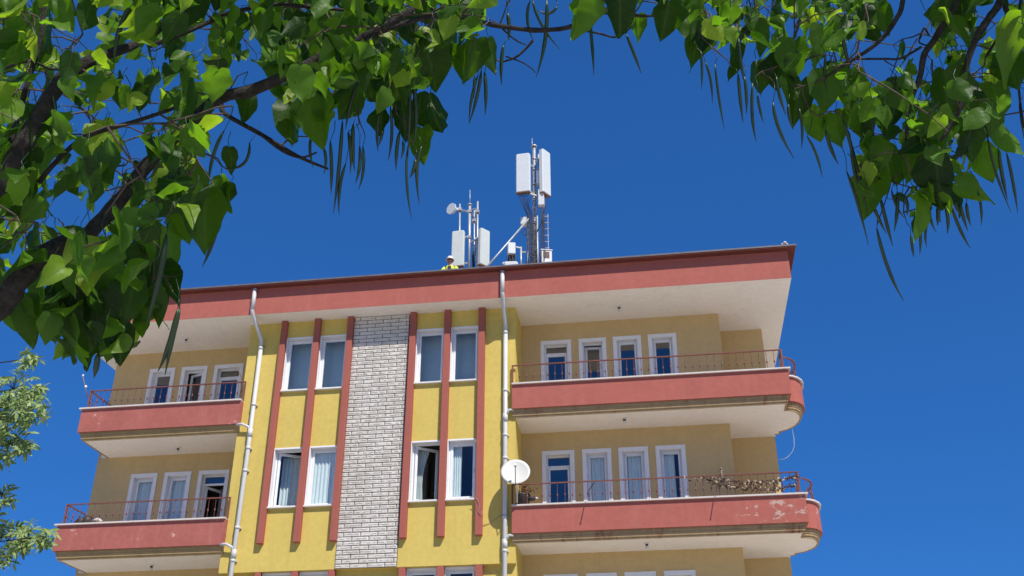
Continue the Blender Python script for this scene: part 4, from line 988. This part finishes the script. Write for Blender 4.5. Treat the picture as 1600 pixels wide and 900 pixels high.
# ---- right tree
top_r = dist(1950, -150, 6.2)
TR = Tree('catalpa_tree', Vector((top_r.x+.2, top_r.y, 0)), 'leafy catalpa tree on the right whose thin branches hang down from the top right corner', 'catalpa trees with long hanging pods')
ground_trunk(TR, Vector((top_r.x+.2, top_r.y, 0)), top_r, .18, .12)
TR.branch([(1950,-150,6.2,26),(1800,-190,6.1,20),(1680,-170,6.1,15),(1570,-110,6.2,11),(1494,-50,6.3,8),(1420,-110,6.4,6),(1300,-120,6.5,5),(1180,-60,6.5,4),(1110,-30,6.5,3)], 10, True, .1)
TR.branch([(1500,-60,5.85,7),(1494,0,5.85,6.5),(1480,28,5.85,6.2),(1461,61,5.85,6),(1444,86,5.85,6),(1437,122,5.85,5),(1420,170,5.85,4),(1415,230,5.85,2.5)], 8, True, .06)
TR.branch([(1580,-60,5.75,8),(1564,0,5.75,6.5),(1544,30,5.75,6.2),(1525,61,5.75,6),(1508,111,5.75,5.5),(1500,170,5.75,4),(1470,220,5.75,2.5)], 8, True, .06)
TR.branch([(1418,-110,5.95,6),(1411,0,5.95,4.6),(1400,30,5.95,4.4),(1383,55,5.95,4),(1361,75,5.95,3.6),(1330,95,5.95,3),(1290,120,5.95,2)], 7)
TR.branch([(1330,92,5.95,2),(1383,92,5.90,2),(1408,91,5.90,2),(1440,73,5.85,2.4)], 6)
TR.branch([(1590,-60,6.0,6),(1570,0,6.0,5),(1578,36,6.0,4),(1558,61,6.0,3),(1540,90,6.0,2)], 7)
TR.branch([(1437,60,6.3,2),(1444,44,6.3,2),(1452,56,6.3,1.6)], 5); TR.branch([(1440,55,6.3,1.6),(1436,66,6.3,1.6),(1450,72,6.3,1.4)], 5)
TR.branch([(1200,-50,6.5,3),(1150,0,6.5,2.6),(1110,30,6.5,2.2),(1085,28,6.5,1.6)], 6); TR.branch([(1300,-110,6.5,3.5),(1260,0,6.5,3),(1240,60,6.5,2.4),(1215,100,6.5,1.8)], 6)
TR.branch([(1600,-40,5.9,4),(1590,60,5.9,3),(1592,140,5.9,2.2),(1600,200,5.9,1.8)], 6)
TR.branch([(1420,225,6.3,2),(1398,262,6.3,1.4),(1388,300,6.3,1.0),(1370,352,6.3,.9)], 5); TR.branch([(1400,250,6.3,1.3),(1374,272,6.3,1.0),(1374,290,6.3,.9),(1388,292,6.3,.8)], 5)
HERO_R = [(1145,98,62,-8,6.2),(1187,122,60,8,6.2),(1217,115,62,-6,6.2),(1245,158,80,-16,6.1),(1275,195,66,-10,6.1),(1308,204,62,6,6.1),(1345,190,66,6,6.1),(1290,143,74,0,6.0),(1355,302,82,-22,6.0),(1362,250,84,-6,5.9),(1393,264,62,0,6.2),(1433,338,88,-2,5.8),(1467,285,92,10,5.8),(1523,302,78,62,6.0),(1515,226,66,-4,5.9),(1578,222,74,40,6.0),(1538,256,66,20,6.1),(1085,84,64,-12,6.2),(1076,48,60,8,6.3),(1100,62,58,-6,6.2),(1180,60,70,4,6.2),(1240,95,70,-4,6.1),(1440,215,86,6,5.9),(1400,165,84,-6,5.9),(1480,150,90,8,5.8),(1550,170,84,-8,5.9),(1420,255,70,-8,6.0),(1495,318,44,16,6.1),(1327,140,70,0,6.1),(1475,30,70,-8,6.1),(1520,18,70,6,6.1),(1378,30,60,10,6.2),(1580,110,76,10,5.8)]
hero(TR, HERO_R)
TR.fill(POLY_R[0], 100, 5.0, 5.7, .12, .17)
TR.fill(POLY_R[0], 400, 6.0, 7.6, .125, .20)
TR.fill(POLY_R[0], 100, 7.4, 9.0, .12, .19)
TR.fill([(1335,190),(1545,200),(1530,300),(1490,325),(1440,362),(1385,318),(1340,325)], 60, 5.8, 6.5, .11, .17, .8)
PODS_R = [((1348,215),(1352,250),(1366,300)),((1402,300),(1404,330),(1397,362)),((1436,345),(1440,375),(1437,398)),((1476,318),(1484,345),(1480,366)),((1500,318),(1503,335),(1512,361)),((1528,300),(1536,330),(1533,352)),((1249,170),(1256,205),(1252,232)),((1163,120),(1168,150),(1166,178)),((1213,120),(1216,150),(1228,180)),((1560,235),(1566,280),(1574,312)),((1330,225),(1332,262),(1342,296)),((1095,80),(1098,110),(1096,140)),((1102,97),(1114,125),(1113,162)),((1117,100),(1122,155),(1132,202)),((1153,115),(1156,155),(1161,192)),((1176,130),(1172,187),(1182,222)),((1183,147),(1193,192)),((1208,160),(1210,200),(1241,248)),((1232,163),(1239,203)),((1261,213),(1279,240),(1285,278)),((1290,203),(1296,233),(1310,257)),((1317,187),(1335,240),(1345,293)),((1323,268),(1340,310),(1357,383)),((1325,210),(1342,270),(1356,338)),((1363,317),(1385,365)),((1375,307),(1385,350),(1395,385)),((1393,297),(1398,325),(1413,340)),((1370,357),(1384,425),(1412,470)),((1410,303),(1417,337)),((1423,367),(1428,402)),((1449,350),(1448,387)),((1453,317),(1463,363)),((1465,323),(1465,353)),((1468,327),(1470,347)),((1487,323),(1498,360),(1516,388)),((1493,313),(1503,337)),((1510,317),(1517,353)),((1542,210),(1552,270),(1580,332)),((1573,240),(1590,332)),((1593,160),(1600,217)),((1340,120),(1352,200)),((1290,85),(1292,150)),((1360,160),(1368,240)),((1530,150),(1545,215)),((1154,60),(1165,135)),((1312,40),(1330,120))]
for p in PODS_R: TR.pod(p, 6.0, 2.7)
TR.canopy(200, CAM+Vector((3.4, 1.6, 5.2)), (4.4,4.2,2.2), .15, .24)
TR.done()

# ------------------------------------------------------------------ ash-leaved maple at the left edge, in full sun
def maple():
    m, n, b = newmat('variegated_leaflet'); out = n.nodes['Material Output']
    a = nod(n, 'ShaderNodeAttribute'); a.attribute_name = 'tint'
    c = ramp(n, a.outputs['Fac'], 0, (.095,.19,.03), 1, (.38,.47,.17)); n.links.new(c, b.inputs['Base Color']); b.inputs['Roughness'].default_value = .55
    tr = nod(n, 'ShaderNodeBsdfTranslucent'); n.links.new(c, tr.inputs[0]); mx = nod(n, 'ShaderNodeMixShader'); mx.inputs[0].default_value = .3
    n.links.new(b.outputs[0], mx.inputs[1]); n.links.new(tr.outputs[0], mx.inputs[2]); n.links.new(mx.outputs[0], out.inputs[0])
    D = 13.0; f0 = dist(-210, 1000, D)
    root = thing('maple_tree', Vector((f0.x, f0.y, 0)), 'maple tree with small pale green white-edged leaves at the left edge beside the balconies', 'tree')
    wood = MB(); lv = Leaves(); top = dist(-190, 560, D)
    wood.tube([Vector((f0.x,f0.y,0)), f0.lerp(top,.0)+Vector((.05,0,0)), f0.lerp(top,.6), top], [.17,.13,.09,.05], 12)
    CL = [(22,608,36),(45,645,30),(10,655,35),(15,695,28),(35,690,22),(46,560,14),(55,612,18),(2,772,16),(15,838,30),(45,835,24),(72,838,14),(8,868,14),(-40,640,70),(-60,820,60),(-90,720,90),(-130,560,90),(-220,500,110),(-240,700,120),(-170,880,100)]
    for ci, (u, v, r) in enumerate(CL):
        d = D+random.uniform(-.8,.8); c = dist(u, v, d); st = f0.lerp(top, min(.95, max(.15, (1000-v-60)/440)))
        wood.tube([st, st.lerp(c,.5)+Vector((0,random.uniform(-.1,.1),.12)), c], [.022,.012,.005], 6)
        for k in range(int(8+r*r*.024 if u > -50 else r*.5)):
            a = random.uniform(0,2*PI); rr = r*math.sqrt(random.random()); p = dist(u+rr*math.cos(a), v+rr*math.sin(a)*.85, d+random.uniform(-.35,.35))
            if random.random() < .4: wood.tube([c, (c+p)/2+Vector((0,0,.03)), p], [.005,.004,.002], 4, cap=False)
            dr = Vector((random.gauss(.25,.6), random.gauss(-.3,.5), random.gauss(-.45,.4))).normalized(); N = Vector((random.gauss(0,.5),random.gauss(-.6,.5),random.gauss(.8,.4))); X = dr.cross(N).normalized()
            for s_, t_, ang in ((0,.10,0),(1,.055,55),(-1,.055,55),(1,.01,75),(-1,.01,75)):
                T = (dr*math.cos(math.radians(ang))+X*s_*math.sin(math.radians(ang))+Vector((0,0,random.uniform(-.25,.05)))).normalized()
                lv.leaf(p+dr*t_, T, N+Vector((random.gauss(0,.3),random.gauss(0,.3),0)), random.uniform(.085,.13), .36, random.random(), random.uniform(0,.5), random.uniform(0,.3), .02)
    wood.build('trunk', m_bark, root); lv.build('crown', m, root)
maple()
